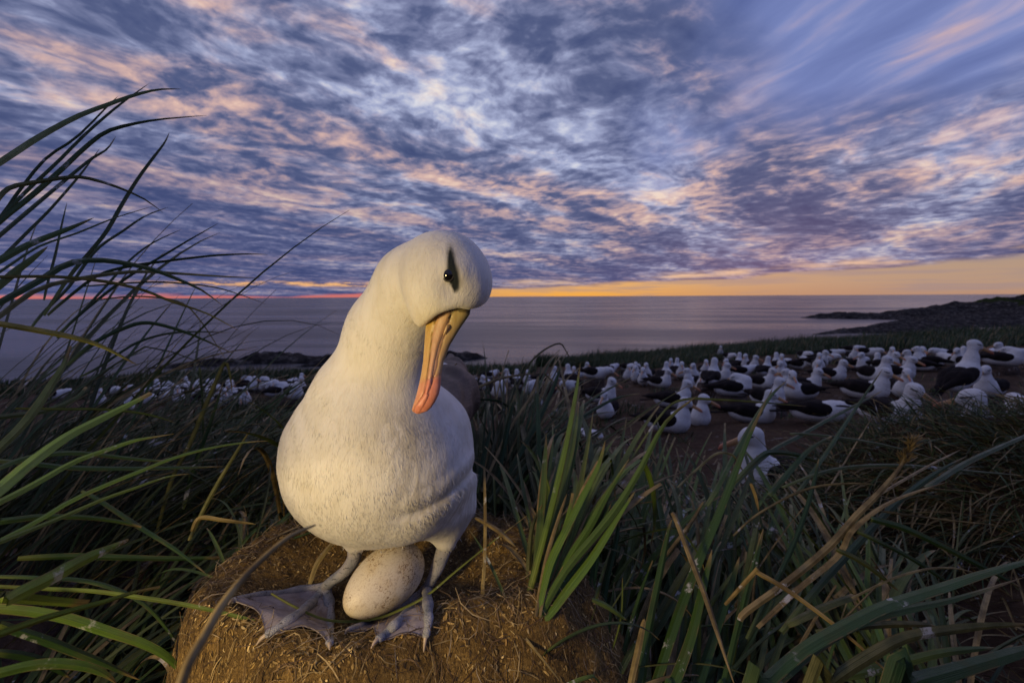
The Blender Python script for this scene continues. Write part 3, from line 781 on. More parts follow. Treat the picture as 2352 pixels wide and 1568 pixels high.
# black skin line round the bill base
def edge_line(pts, r0):
    o_ = []
    for x, y in pts:
        th = I(TH, max(y, 700)); xl, xr = I(Lc, y), I(Rc, y); s_ = np.clip((x-xl)/(xr-xl)*2-1, -.98, .98)
        o_.append(P(x, y, HD-th*(1-s_*s_)**.41*1.0-.0002))
    V, F = tube(o_, r0, 6); link('bill_base_skin', mesh_np('bill_base_skin', V, F, M_lid), BIRD)
edge_line([(979, 744), (988, 737), (998, 729), (1005, 724), (1012, 722), (1030, 714), (1045, 709), (1056, 707.5), (1068, 709), (1076, 713)], [.0002, .0005, .0006, .0006, .0006, .0006, .0005, .0004, .0005, .0003])

# ------------------------------------------------------------------ legs and webbed feet
M_leg, k, b = mat('grey_leg_skin')
p = objco(k)
n1 = k.noise(p, 60., 5, .6); n2 = k.noise(k.map(p, scale=(.5, .5, 2.2)), 330., 4, .6, .8); vo = k.vor(p, 900.)[0]
c = k.ramp(n1, [(.34, (.20, .22, .27)), (.52, (.31, .32, .37)), (.70, (.45, .42, .43))])
c = k.mix(k.sm(n2, .46, .32), c, (.07, .075, .10))
k.put(b.inputs['Base Color'], c); b.inputs['Roughness'].default_value = .5
k.put(b.inputs['Normal'], k.bump(k.add(n2, k.mul(vo, .6)), .8, .0012))
M_web, k, b = mat('web_skin')
p = objco(k)
n1 = k.noise(p, 45., 6, .65, .5); n2 = k.noise(k.map(p, rot=(0, 0, .7), scale=(1, .3, 1)), 260., 5, .6)
c = k.ramp(n1, [(.32, (.17, .15, .18)), (.52, (.27, .24, .27)), (.72, (.38, .34, .36))])
c = k.mix(k.mul(k.sm(n2, .56, .70), .4), c, (.34, .29, .27))
c = k.mix(k.mul(k.sm(k.noise(p, 150., 4, .7), .60, .66), .7), c, (.07, .045, .03))
k.put(b.inputs['Base Color'], c); b.inputs['Roughness'].default_value = .48
k.put(b.inputs['Normal'], k.bump(k.add(n2, n1), .6, .0015))
M_claw, k, b = mat('claw'); k.put(b.inputs['Base Color'], (.45, .36, .28)); b.inputs['Roughness'].default_value = .4
def on_nest(px, py, lift=.003):
    lo_, hi_ = .25, .9
    for d in np.linspace(.30, .9, 400):
        p_ = P(px, py, d)
        if p_.z < float(nest_z(p_.x, p_.y, False))+lift: return p_
    return p_
def catm(pts, n):
    A_ = np.array([tuple(p_) for p_ in pts]); m_ = len(A_); tt_ = np.linspace(0, m_-1, n); i = np.clip(tt_.astype(int), 0, m_-2); f = (tt_-i)[:, None]
    p0 = A_[np.maximum(i-1, 0)]; p1 = A_[i]; p2 = A_[i+1]; p3 = A_[np.minimum(i+2, m_-1)]
    return .5*(2*p1+(p2-p0)*f+(2*p0-5*p1+4*p2-p3)*f*f+(3*p1-p0-3*p2+p3)*f**3)
def foot(legpts, legr, toes, nm):
    V, F = tube(legpts, legr, 16, .85, (0, 0, 1) if nm else (0, 0, 1), 8)
    lg = link('leg', mesh_np('leg', V, F, M_leg), BIRD)
    lines = []
    for tp, r0 in toes:
        pts = [legpts[-1]]+[on_nest(x, y, .0055) for x, y in tp]
        pts[0] = Vector(legpts[-1])
        n = len(pts); rads = np.linspace(r0*.95, r0*.50, n)
        c_ = catm(pts, 30); rr_ = np.interp(np.linspace(0, 1, 30), np.linspace(0, 1, n), rads)
        rr_ = rr_*(1+.13*np.cos(np.linspace(0, 1, 30)*math.pi*2*3.2))        # knuckle pads
        V, F = tube(c_, rr_, 12, .8, (0, 0, 1), 1); link('toe', mesh_np('toe', V, F, M_leg), lg)
        T = (c_[-1]-c_[-3]); T /= np.linalg.norm(T)
        cl = [c_[-1]-T*.002, c_[-1]+T*.004, c_[-1]+T*.009+np.array([0, 0, -.003])]
        V, F = tube(cl, [rr_[-1]*.7, rr_[-1]*.5, .0005], 8, 1, (0, 0, 1), 4); link('claw', mesh_np('claw', V, F, M_claw), lg)
        lines.append(c_)
    for a_, b_2 in zip(lines[:-1], lines[1:]):
        nu, nv = 26, 22; W = []
        for i in range(nu):
            for j in range(nv):
                v = j/(nv-1); sc = 1-.14*4*v*(1-v)
                t_ = (.06+.94*i/(nu-1))*sc*29; q0 = int(min(t_, 28)); f = t_-q0
                pa = a_[q0]*(1-f)+a_[q0+1]*f; pb = b_2[q0]*(1-f)+b_2[q0+1]*f
                p_ = pa*(1-v)+pb*v
                sag = -.0022*math.sin(math.pi*v)*min(1, i/8)
                wr = .0006*math.sin(i*1.7+3*math.sin(v*5))*math.sin(math.pi*v) + .0005*math.sin(v*26+i*.4)*math.sin(math.pi*v)
                p_ = p_+np.array([0, 0, sag+wr]); zmin = float(nest_z(p_[0], p_[1], False))+.0048
                p_[2] = max(p_[2], zmin); W.append(p_)
        W = np.array(W); bot = W-np.array([0, 0, .0016]); V = np.vstack([W, bot]); n0 = len(W); F = []
        for i in range(nu-1):
            for j in range(nv-1):
                q4 = (i*nv+j, i*nv+j+1, (i+1)*nv+j+1, (i+1)*nv+j); F.append(q4[::-1]); F.append(tuple(n0+q_ for q_ in q4))
        for j in range(nv-1):
            F.append(((nu-1)*nv+j, (nu-1)*nv+j+1, n0+(nu-1)*nv+j+1, n0+(nu-1)*nv+j))
        link('web', mesh_np('web', V, F, M_web), lg)
    return lg
def lp(*a): return [P(*q_) for q_ in a]
foot(lp((812, 1225, .525), (815, 1256, .527), (812, 1284, .528), (792, 1312, .529), (765, 1332, .529))+[on_nest(748, 1347, .008)],
     [.0095, .0098, .0094, .0080, .0068, .0072],
     [([(700, 1352), (640, 1362), (580, 1367), (535, 1378)], .0062), ([(718, 1382), (680, 1412), (645, 1436), (612, 1458)], .0070), ([(757, 1385), (759, 1425), (757, 1478)], .0066)], 0)
foot(lp((1026, 1228, .537), (1020, 1258, .537), (1010, 1288, .535), (996, 1322, .53))+[on_nest(979, 1352, .008)],
     [.0098, .0102, .0090, .0072, .0070],
     [([(950, 1372), (905, 1400), (855, 1424), (800, 1446)], .0058), ([(950, 1392), (915, 1425), (890, 1450), (868, 1468)], .0066), ([(983, 1390), (984, 1425), (978, 1462)], .0064)], 1)

# ------------------------------------------------------------------ the colony
M_white, k, b = mat('colony_plumage')
p = objco(k); r_, g_, b_s = k.sep(tone(k).outputs[0])
f1 = k.noise(k.map(p, scale=(1, .4, 1)), 60., 4, .6)
c = k.mix(k.sm(f1, .35, .7), (.80, .80, .80), (.68, .68, .68)); c = k.mix(k.sm(r_, .25, .7), c, (.015, .014, .016))
k.put(b.inputs['Base Color'], c); b.inputs['Roughness'].default_value = .9
k.put(b.inputs['Normal'], k.bump(f1, .5, .006))
M_dark, k, b = mat('colony_wing')
p = objco(k); f1 = k.noise(k.map(p, scale=(1, .2, 1)), 70., 5, .6); vo = k.vor(k.map(p, scale=(1, .4, 1)), 28.)[0]
k.put(b.inputs['Base Color'], k.ramp(k.add(k.mul(f1, .7), k.mul(vo, .4)), [(.3, (.007, .006, .007)), (.7, (.020, .015, .015)), (1, (.055, .04, .036))]))
b.inputs['Roughness'].default_value = .9; b.inputs['Specular IOR Level'].default_value = .15; k.put(b.inputs['Normal'], k.bump(k.add(f1, vo), .8, .008))
M_obill, k, b = mat('colony_bill')
k.put(b.inputs['Base Color'], k.mix(tone(k).outputs[0], (.55, .33, .14), (.62, .19, .12))); b.inputs['Roughness'].default_value = .4
M_mud, k, b = mat('mud_nest')
p = geopos(k); n1 = k.noise(p, 14., 7, .65); n2 = k.noise(k.map(p, scale=(1, 1, .3)), 30., 5, .6)
c = k.ramp(n1, [(.35, (.028, .018, .013)), (.55, (.075, .048, .034)), (.72, (.15, .105, .08))]); c = k.mix(k.mul(k.sm(n2, .58, .66), .5), c, (.42, .40, .38))
k.put(b.inputs['Base Color'], c); b.inputs['Roughness'].default_value = .95; k.put(b.inputs['Normal'], k.bump(n1, 1., .03))
M_down, k, b = mat('chick_down')
p = objco(k); n1 = k.noise(p, 90., 5, .7)
k.put(b.inputs['Base Color'], k.ramp(n1, [(.35, (.22, .20, .19)), (.6, (.48, .45, .43))])); b.inputs['Roughness'].default_value = 1.; k.put(b.inputs['Normal'], k.bump(n1, 1., .012))

PROTO = {}
def rotz(v, a): return np.array([v[0]*math.cos(a)-v[1]*math.sin(a), v[0]*math.sin(a)+v[1]*math.cos(a), v[2]])
def make_proto(nm, neck, head, bd, stand=0., h=.0065, lod=0, tail=1):
    """faces -Y. neck: chain of (pos, r); head: centre; bd: bill direction"""
    bd = np.array(bd, float); bd /= np.linalg.norm(bd); head = np.array(head, float)
    side = np.cross(bd, [0, 0, 1]); side /= np.linalg.norm(side)+1e-9; up = np.cross(side, bd)
    zo = stand; pit = .35 if stand else 0.
    def T(v): v = np.array(v, float); c, s = math.cos(pit), math.sin(pit); return np.array([v[0], v[1]*c+(v[2]-.1)*s, .1-v[1]*s*1.0+(v[2]-.1)*c+0*s+zo]) if pit else v+np.array([0, 0, zo])
    Rb = np.eye(3)
    if pit: Rb = np.array([[1, 0, 0], [0, math.cos(pit), -math.sin(pit)], [0, math.sin(pit), math.cos(pit)]])
    def f(Pn):
        d = sd_ell(Pn, T((0, .02, .098)), Rb, (.100, .180, .090))
        d = smin(d, sd_ell(Pn, T((0, -.11, .110)), Rb, (.094, .100, .098)), .05)
        for (a, ra), (c_, rc) in zip(neck[:-1], neck[1:]): d = smin(d, sd_cone(Pn, np.array(a)+[0, 0, zo], np.array(c_)+[0, 0, zo], ra, rc), .045)
        hd = sd_ell(Pn, head+[0, 0, zo], np.stack([side, bd, up]), (.041, .056, .046))
        hd = smin(hd, sd_cone(Pn, head+[0, 0, zo]+bd*.015, head+[0, 0, zo]+bd*.052-up*.006, .034, .017), .02)
        return smin(d, hd, .025)
    lo = np.array([-.16, -.46, -.04+min(0, zo)]); hi = np.array([.16, .36, .60+zo])
    V, F = surface_nets(f, lo, hi, h)
    hz = V-(head+np.array([0, 0, zo])); u = hz@bd; w = hz@up; s_ = hz@side
    br = np.exp(-((w-.010-.10*(u-.02))/.0050)**2)*smoothstep(u, -.016, .0)*(1-smoothstep(u, .036, .046))*(np.abs(s_) > .012)
    eye = np.exp(-((u-.020)**2+(w-.006)**2)/.0058**2)*(np.abs(s_) > .012)
    br = np.where(np.linalg.norm(hz, axis=1) < .07, np.maximum(br, eye), 0)
    P_ = {'body': (V, F, M_white, np.stack([br, br*0, br*0], -1))}
    for sg in (1, -1):
        def fw(Pn):
            d = sd_ell(Pn, T((.062*sg, -.005, .130)), Rb, (.052, .135, .068))
            d = smin(d, sd_cone(Pn, T((.060*sg, .06, .145)), T((.022*sg, .26, .125)), .050, .020), .04)
            return smin(d, sd_cone(Pn, T((.022*sg, .26, .125)), T((-.01*sg, .34, .12)), .018, .004), .02)
        Vw, Fw = surface_nets(fw, np.array([-.15, -.22, -.1+zo]), np.array([.15, .48, .34+zo]), h)
        P_['wing%d' % sg] = (Vw, Fw, M_dark, None)
    def fm(Pn):
        d = sd_ell(Pn, T((0, .02, .150)), Rb, (.078, .150, .052))
        return smin(d, sd_cone(Pn, T((0, .10, .145)), T((0, .24, .125)), .045, .02), .03)
    Vw, Fw = surface_nets(fm, np.array([-.12, -.22, -.1+zo]), np.array([.12, .34, .36+zo]), h)
    P_['mantle'] = (Vw, Fw, M_dark, None)
    # bill
    b0 = head+np.array([0, 0, zo])+bd*.050-up*.004; n = 9; rows_ = []
    for i in range(n):
        t_ = i/(n-1); c_ = b0+bd*(.115*t_)-up*(.006*t_+.006*max(0, t_-.8)*5); r = np.interp(t_, [0, .5, .8, .92, 1], [.0185, .014, .014, .011, .002])
        rows_.append([c_+side*r*.6*math.cos(a)+up*r*math.sin(a) for a in np.linspace(0, 2*np.pi, 10, endpoint=False)])
    Vb_ = np.array(rows_).reshape(-1, 3); Fb_ = [(i*10+j, i*10+(j+1) % 10, (i+1)*10+(j+1) % 10, (i+1)*10+j) for i in range(n-1) for j in range(10)]+[tuple(range((n-1)*10, n*10))]
    tn = np.repeat(np.linspace(0, 1, n)**2, 10)[:, None]*np.ones(3)
    P_['bill'] = (Vb_, Fb_, M_obill, tn)
    # tail fan
    tb_ = T((0, .21, .09)); Vt = []; Ft = []
    for q_ in range(5):
        a = (q_-2)*.12; dv = np.array([math.sin(a), math.cos(a), 0]); sv = np.array([math.cos(a), -math.sin(a), 0]); n0 = len(Vt)
        dz = np.array([0, 0, -.3 if pit else -.12]); 
        for t_, w_ in ((0, .012), (.8, .014), (1, .005)):
            for dzz in (0, -.004):
                for s2 in (-1, 1): Vt.append(tb_+(dv+dz)*.15*t_+sv*w_*s2+np.array([0, 0, dzz+.003*(q_ % 2)]))
        for r2 in range(2):
            o_ = n0+4*r2; Ft += [(o_, o_+1, o_+5, o_+4), (o_+2, o_+6, o_+7, o_+3), (o_, o_+4, o_+6, o_+2), (o_+1, o_+3, o_+7, o_+5)]
    P_['tail'] = (np.array(Vt), Ft, M_dark, None)
    if stand:
        for sg in (1, -1):
            Vl, Fl = tube([(.04*sg, 0, zo+.05), (.042*sg, .01, zo*.55), (.042*sg, -.01, .01), (.045*sg, -.07, .006)], [.012, .008, .008, .012], 8, 1, (0, 1, .3), 4)
            P_['leg%d' % sg] = (Vl, Fl, M_leg, None)
    me = {}
    for kk, (V_, F_, m_, c_) in P_.items():
        me[kk] = mesh_np(nm+'_'+kk, V_, F_, m_, True, col=c_)
    PROTO[nm] = dict(me=me, head=head+np.array([0, 0, zo]))
NK = [((0, -.125, .135), .070), ((0, -.148, .195), .048), ((0, -.140, .265), .036)]
for lod, h in (('', .0062), ('far', .012)):
    make_proto('fwd'+lod, NK, (0, -.165, .305), (0, -1, -.42), h=h)
    make_proto('right'+lod, NK, (.012, -.155, .305), (.85, -.4, -.38), h=h)
    make_proto('left'+lod, NK, (-.012, -.155, .305), (-.85, -.4, -.38), h=h)
    make_proto('low'+lod, [((0, -.15, .13), .075), ((0, -.23, .16), .058), ((0, -.27, .17), .045)], (0, -.295, .175), (0, -1, -.55), h=h)
    make_proto('preen'+lod, [((0, -.14, .14), .075), ((0, -.15, .20), .056), ((.03, -.09, .235), .045)], (.045, -.045, .235), (.3, .85, -.45), h=h)
    make_proto('stand'+lod, [((0, -.13, .18), .064), ((0, -.15, .27), .045), ((0, -.155, .35), .034)], (0, -.175, .395), (-.55, -.75, -.40), .14, h=h)
# which crop a reading came from -> reading units
CR = {5: (4.388, 995.3, 811.6), 6: (5.12, 1454.7, 765.6), 7: (4.874, 1875.8, 750.3), 8: (4.096, 153.1, 780.9)}
# crop, x, y of head centre, head size, body yaw (0 faces the camera, 90 faces picture right), pose, label
BIRDS = [
 (6, 1390, 1205, 275, -78, 'fwd', 'nearest colony albatross, head in profile facing left above the grass blades'),
 (7, 1735, 790, 290, -86, 'fwd', 'large albatross head facing left, body hidden behind the grassy bank at right'),
 (7, 1095, 700, 215, 60, 'fwd', 'albatross facing right toward a neighbour across the grassy bank, white breast showing'),
 (7, 1765, 200, 165, 150, 'stand', 'tall standing albatross seen from behind with its head turned right'),
 (7, 1890, 480, 138, -20, 'fwd', 'albatross facing the camera, sitting below the tall standing bird at far right'),
 (7, 770, 505, 150, 78, 'fwd', 'albatross with a large black folded wing, facing right in the middle of the right colony'),
 (7, 1012, 510, 128, 12, 'fwd', 'white breasted albatross looking straight at the camera, right of the black winged one'),
 (7, 790, 365, 125, 50, 'right', 'albatross bending its bill down to the right, pale flank turned to the camera'),
 (7, 890, 310, 95, 60, 'fwd', None), (7, 1070, 365, 108, 80, 'fwd', None), (7, 845, 268, 70, 20, 'fwd', None),
 (7, 1010, 285, 75, -70, 'fwd', None), (7, 1120, 265, 72, -100, 'fwd', None), (7, 1285, 280, 62, -50, 'low', None), (7, 1380, 315, 80, -120, 'low', None),
 (7, 1570, 265, 88, -25, 'fwd', 'albatross sitting just left of the tall standing bird, looking at the camera'), (7, 1645, 245, 90, 170, 'fwd', None),
 (7, 2120, 255, 105, 100, 'preen', 'albatross preening with its head bent left, right of the tall standing bird'), (7, 2030, 245, 65, -80, 'fwd', None), (7, 2280, 280, 85, -60, 'low', None),
 (7, 500, 315, 85, -35, 'fwd', None), (7, 432, 322, 50, 0, 'fwd', None), (7, 300, 398, 100, 85, 'fwd', 'albatross in full profile facing right with white flank stripe, near the back rows'),
 (7, 240, 345, 50, 60, 'low', None), (7, 100, 288, 78, 80, 'fwd', None), (7, 30, 335, 60, 0, 'fwd', None), (7, 20, 400, 85, 10, 'fwd', None),
 (7, 680, 315, 75, 175, 'fwd', None), (7, 725, 272, 60, 70, 'low', None), (7, 525, 250, 50, 60, 'low', None),
 (7, 450, 895, 120, 95, 'low', 'albatross with its white head tucked low beside the grassy bank'),
 (7, 2190, 800, 130, 60, 'preen', 'resting albatross showing only a white dome at the right edge of the picture'),
 (7, 1160, 545, 60, 20, 'fwd', None), (7, 1180, 470, 50, 150, 'low', None), (7, 2200, 400, 70, -140, 'low', None), (7, 440, 540, 40, 0, 'low', None),
 (7, 1940, 440, 60, 170, 'low', None), (7, 560, 380, 60, 120, 'low', None),
 (6, 1725, 565, 150, 40, 'right', 'albatross with a tall white breast and bill pointing right, centre of the right colony'),
 (6, 1620, 715, 150, 85, 'fwd', 'albatross facing right with black back, crossed by two long grass blades'),
 (6, 1870, 480, 138, -50, 'right', 'albatross with head turned right and dark body trailing right, behind the white breasted one'),
 (6, 1795, 450, 105, -40, 'left', None), (6, 1640, 435, 95, 70, 'fwd', None),
 (6, 2175, 445, 115, 82, 'fwd', 'albatross in profile facing right with black back, above the bare trampled ground'),
 (6, 1990, 290, 78, 70, 'preen', None), (6, 1745, 278, 68, 10, 'fwd', None), (6, 1680, 265, 65, 175, 'fwd', None), (6, 1730, 355, 88, -30, 'fwd', None), (6, 1845, 345, 62, 70, 'low', None),
 (6, 1585, 315, 60, 175, 'fwd', None), (6, 1440, 290, 75, 20, 'right', None), (6, 1315, 325, 52, -20, 'fwd', None), (6, 1247, 297, 50, 180, 'fwd', None),
 (6, 1195, 510, 130, 110, 'preen', 'albatross with its head buried in its back feathers, left of the crossed blades'),
 (6, 1105, 372, 92, 25, 'right', None), (6, 1090, 338, 60, -10, 'fwd', None),
 (6, 955, 322, 118, 172, 'fwd', 'albatross seen from behind with a broad black back and round white head'),
 (6, 855, 382, 55, 0, 'fwd', None), (6, 810, 485, 112, -4, 'fwd', 'albatross looking at the camera in front of the black backed one, long pink bill'),
 (6, 702, 395, 70, -10, 'fwd', None), (6, 632, 435, 78, -40, 'left', None), (6, 570, 372, 62, 0, 'fwd', None), (6, 515, 325, 52, 180, 'fwd', None), (6, 440, 385, 48, 0, 'fwd', None), (6, 390, 400, 58, 170, 'fwd', None),
 (6, 412, 445, 92, 60, 'fwd', 'albatross on a dark nest facing right, left side of the right colony'),
 (6, 635, 588, 136, 80, 'fwd', 'albatross facing right with closed wing, upper of two alike profiles at colony front'),
 (6, 615, 805, 160, 82, 'fwd', 'albatross facing right with white flank, lower of two alike profiles at the colony front'),
 (6, 832, 765, 122, 30, 'right', 'albatross with its bill lowered right beside the lower profile bird'),
 (6, 1300, 685, 92, 70, 'fwd', None), (6, 150, 382, 66, 0, 'fwd', None), (6, 112, 425, 86, -8, 'fwd', 'albatross facing the camera on a tall mud nest, left end of the right colony'), (6, 25, 432, 50, 0, 'fwd', None), (6, 60, 395, 45, 60, 'low', None),
 (6, 235, 402, 28, 0, 'fwd', None), (6, 265, 403, 28, 60, 'fwd', None), (6, 300, 405, 30, 20, 'fwd', None), (6, 765, 390, 30, 20, 'fwd', None), (6, 1020, 365, 35, 20, 'fwd', None),
 (6, 1190, 365, 40, 20, 'low', None), (6, 1440, 520, 60, 120, 'low', None), (6, 2090, 250, 50, 10, 'low', None),
 (5, 225, 240, 80, 60, 'fwd', 'albatross just right of the big bird shoulder, white neck against the dark nests'), (5, 320, 180, 80, -130, 'left', None), (5, 735, 172, 60, -80, 'fwd', None),
 (5, 840, 178, 70, 178, 'fwd', 'small albatross seen from behind, black back, above the middle grass tussock'), (5, 420, 265, 55, 0, 'fwd', None), (5, 500, 238, 68, 40, 'fwd', None), (5, 600, 228, 40, 10, 'fwd', None),
 (5, 680, 275, 95, 0, 'preen', None), (5, 950, 198, 60, 0, 'fwd', None), (5, 1020, 290, 80, -30, 'preen', None), (5, 1222, 150, 75, 60, 'right', None), (5, 1355, 128, 75, -150, 'fwd', None),
 (5, 1415, 172, 45, 0, 'fwd', None), (5, 1465, 182, 36, 0, 'fwd', None), (5, 1550, 192, 40, 50, 'fwd', None), (5, 1490, 218, 58, 80, 'low', None), (5, 1300, 300, 80, -70, 'low', None),
 (5, 1790, 168, 105, 60, 'low', None), (5, 1700, 152, 36, 0, 'fwd', None), (5, 1970, 155, 46, 0, 'fwd', None), (5, 2035, 168, 50, 0, 'fwd', None), (5, 1665, 218, 50, 30, 'fwd', None),
 (5, 1800, 275, 108, 60, 'fwd', 'albatross with bright pink bill pointing right, seen through the grass tips'), (5, 1720, 412, 118, -20, 'fwd', 'albatross seen through grass in front of the colony, left of the two alike profiles'),
 (5, 1660, 835, 100, 55, 'low', 'albatross low in the grass hollow, mostly hidden by tussock blades'), (5, 300, 372, 50, 0, 'low', None), (5, 560, 300, 50, 40, 'low', None), (5, 1150, 260, 50, 150, 'low', None),
 (8, 310, 470, 66, 30, 'fwd', None), (8, 565, 430, 60, 0, 'fwd', None), (8, 600, 505, 70, 60, 'fwd', None), (8, 860, 438, 42, 0, 'fwd', None), (8, 850, 482, 58, -60, 'low', None), (8, 720, 472, 66, 30, 'low', None),
 (8, 990, 432, 56, 70, 'fwd', None), (8, 1045, 462, 50, 0, 'fwd', None), (8, 1035, 512, 60, -30, 'low', None), (8, 820, 550, 60, 40, 'low', None), (8, 1165, 428, 50, 0, 'fwd', None), (8, 1228, 436, 50, 60, 'fwd', None),
 (8, 1330, 388, 42, 0, 'fwd', None), (8, 1320, 470, 72, 30, 'preen', None), (8, 1480, 470, 66, 0, 'fwd', None), (8, 1540, 440, 60, -60, 'fwd', None), (8, 1565, 500, 66, 60, 'low', None),
 (8, 1680, 472, 55, 0, 'fwd', None), (8, 1725, 432, 36, 0, 'fwd', None), (8, 1775, 442, 40, 40, 'fwd', None), (8, 1880, 432, 45, 0, 'low', None), (8, 1960, 422, 45, 0, 'fwd', None), (8, 2060, 422, 55, 60, 'low', None),
 (8, 2165, 415, 80, 40, 'preen', None), (8, 2240, 396, 36, 0, 'fwd', None), (8, 2210, 492, 40, 0, 'fwd', None), (8, 1640, 602, 52, 0, 'low', None), (8, 1668, 625, 45, 60, 'low', None),
 (8, 40, 490, 60, 60, 'low', None), (8, 390, 480, 36, 0, 'fwd', None), (8, 1430, 452, 52, 0, 'fwd', None), (8, 940, 450, 50, 20, 'preen', None), (8, 480, 470, 40, 20, 'low', None), (8, 1110, 470, 40, 20, 'low', None),
]
rb = random.Random(5)
for q_ in range(16): BIRDS.append((5, rb.uniform(300, 1950), rb.uniform(175, 235), rb.uniform(26, 38), rb.uniform(-180, 180), rb.choice(['fwd', 'fwd', 'low', 'preen', 'left', 'right']), None))
for q_ in range(8): BIRDS.append((7, rb.uniform(-300, 1600), rb.uniform(300, 420), rb.uniform(34, 48), rb.uniform(-180, 180), rb.choice(['fwd', 'low', 'preen']), None))
for q_ in range(22): BIRDS.append((8, rb.uniform(200, 2250), rb.uniform(415, 520), rb.uniform(34, 48), rb.uniform(-180, 180), rb.choice(['fwd', 'low', 'preen']), None))
nest_protos = []
for s_ in range(4):
    nr_, na_ = 9, 28; V = []
    for i in range(nr_):
        t_ = i/(nr_-1)
        for j in range(na_):
            a = 2*math.pi*j/na_; r = np.interp(t_, [0, .3, .75, .9, 1.], [.235, .195, .17, .155, .10])*(1+.16*float(fbm2(np.array(math.cos(a)*2+s_*5), np.array(math.sin(a)*2+t_*3), 3, s_)))
            V.append((r*math.cos(a), r*math.sin(a), np.interp(t_, [0, .3, .75, .9, 1], [-.35, .35, .9, 1, .93])+.05*math.sin(a*3+s_)))
    F = [(i*na_+j, i*na_+(j+1) % na_, (i+1)*na_+(j+1) % na_, (i+1)*na_+j) for i in range(nr_-1) for j in range(na_)]+[tuple(range((nr_-1)*na_, nr_*na_))]
    nest_protos.append(mesh_np('mud_nest', V, F, M_mud))
PART = {'mantle': 'mantle', 'body': 'body', 'wing1': 'wing', 'wing-1': 'wing', 'bill': 'bill', 'tail': 'tail', 'leg1': 'leg', 'leg-1': 'leg'}
BIRD_XY = []
def where(px, py):
    if px < 800: return 'the crowd left of the big bird'
    if px < 1400: return 'the crowd above the middle tussock'
    if px < 1900: return 'the back rows below the grass ridge'
    return 'the far right rows'
ONES = 'first second third fourth fifth sixth seventh eighth ninth tenth eleventh twelfth thirteenth fourteenth fifteenth sixteenth seventeenth eighteenth nineteenth'.split()
def ordinal(n):
    if n < 20: return ONES[n-1]
    t_, u = divmod(n, 10); T10 = ['', '', 'twent', 'thirt', 'fort', 'fift', 'sixt', 'sevent', 'eight', 'ninet'][t_]
    return T10+'ieth' if u == 0 else T10+'y-'+ONES[u-1]
POSEW = {'fwd': 'head up', 'low': 'head held low', 'preen': 'head turned onto its back', 'left': 'head turned left', 'right': 'head turned right', 'stand': 'standing'}
def facing(a):
    a = (a+180) % 360-180
    return 'facing the camera' if abs(a) < 35 else 'facing away' if abs(a) > 145 else 'facing right' if a > 0 else 'facing left'
regs = {}
for n_, B0 in enumerate(BIRDS):
    if B0[6] is None:
        px = B0[1]/CR[B0[0]][0]+CR[B0[0]][1]; regs.setdefault(where(px, 0), []).append((px, n_))
RANK = {}
for w0, L0 in regs.items():
    for i0, (_, n_) in enumerate(sorted(L0)): RANK[n_] = ordinal(i0+1)
for n_, (cr_, x, y, s_, yaw, pose, lab) in enumerate(BIRDS):
    sc_, ox, oy = CR[cr_]; px, py, size = x/sc_+ox, y/sc_+oy, s_/sc_
    far = size < 15; pr = PROTO[pose+('far' if far else '')]
    yr = math.radians(yaw)-math.atan((px-1176)/FP)+rb.uniform(-.12, .12)*(1 if lab else 3); hd = rotz(pr['head'], yr)
    d0 = .132*FP/size; best = None
    # stand the bird on a nest of plausible height so that its head is seen where it is
    for d in np.geomspace(max(.9, d0*.7), min(24, d0*1.5), 80):
        p_ = P(px, py, d); bx_, by_ = p_.x-hd[0], p_.y-hd[1]; nh = p_.z-hd[2]-ground(bx_, by_)
        e_ = abs(math.log(d/d0))+5*max(0, .0-nh)+6*max(0, nh-.26)
        if best is None or e_ < best[0]: best = (e_, d, bx_, by_, nh)
    _, d, bx_, by_, nh = best
    gz = ground(bx_, by_); nh = max(nh, .03) if far else nh
    zb = gz+nh; sc1 = rb.uniform(.96, 1.04)
    BIRD_XY.append((bx_, by_))
    nlab = 'brown mud nest under the '+lab if lab else 'mud nest of the %s albatross from left in %s' % (RANK[n_], where(px, py))
    lab = lab or 'albatross %s, %s from left in %s' % (facing(yaw), RANK[n_], where(px, py))
    t_ = empty('albatross', (bx_, by_, zb), lab, 'bird', 'albatrosses nesting in the colony', yr)
    for kk, me in pr['me'].items():
        if far and kk == 'tail': continue
        o = bpy.data.objects.new(PART[kk], me); COL.objects.link(o); o.parent = t_
        if kk == 'body' and n_ == 0: pass
    if nh > .015:
        nn = bpy.data.objects.new('mud_nest', nest_protos[n_ % 4]); COL.objects.link(nn)
        nn.location = (bx_, by_+.0, gz-.01); nn.scale = (1, 1, nh+.03); nn.rotation_euler = (0, 0, rb.uniform(0, 6))
        tag(nn, nlab, 'nest', 'mud nests in the colony')
        w_ = nn['label'].split()
        if len(w_) > 16: nn['label'] = ' '.join(w_[:16]).rstrip(',')
# two downy chicks beside the standing bird
def chick(px, py, size, label, s_):
    def f(Pn):
        d = sd_ell(Pn, (0, .02, .10), np.eye(3), (.085, .095, .115)); d = smin(d, sd_ell(Pn, (0, -.04, .215), np.eye(3), (.045, .05, .045)), .04)
        x, y, z = Pn[..., 0], Pn[..., 1], Pn[..., 2]; return d+.004*np.sin(x*90+z*40)*np.sin(y*80+z*60)
    V, F = surface_nets(f, (-.13, -.15, -.05), (.13, .15, .30), .0075)
    d = size; p_ = P(px, py, d); 
    t_ = empty('albatross_chick', (p_.x, p_.y, ground(p_.x, p_.y)+.05), label, 'chick', 'downy chicks in the colony', s_)
    link('body', mesh_np('chick_body', V, F, M_down), t_, False)
    V, F = tube([(0, -.08, .215), (0, -.115, .205), (0, -.135, .196)], [.012, .009, .003], 8); link('bill', mesh_np('chick_bill', V, F, M_lid), t_, False)
chick(2160, 868, 2.1, 'small grey downy chick at the feet of the tall standing albatross', .5)
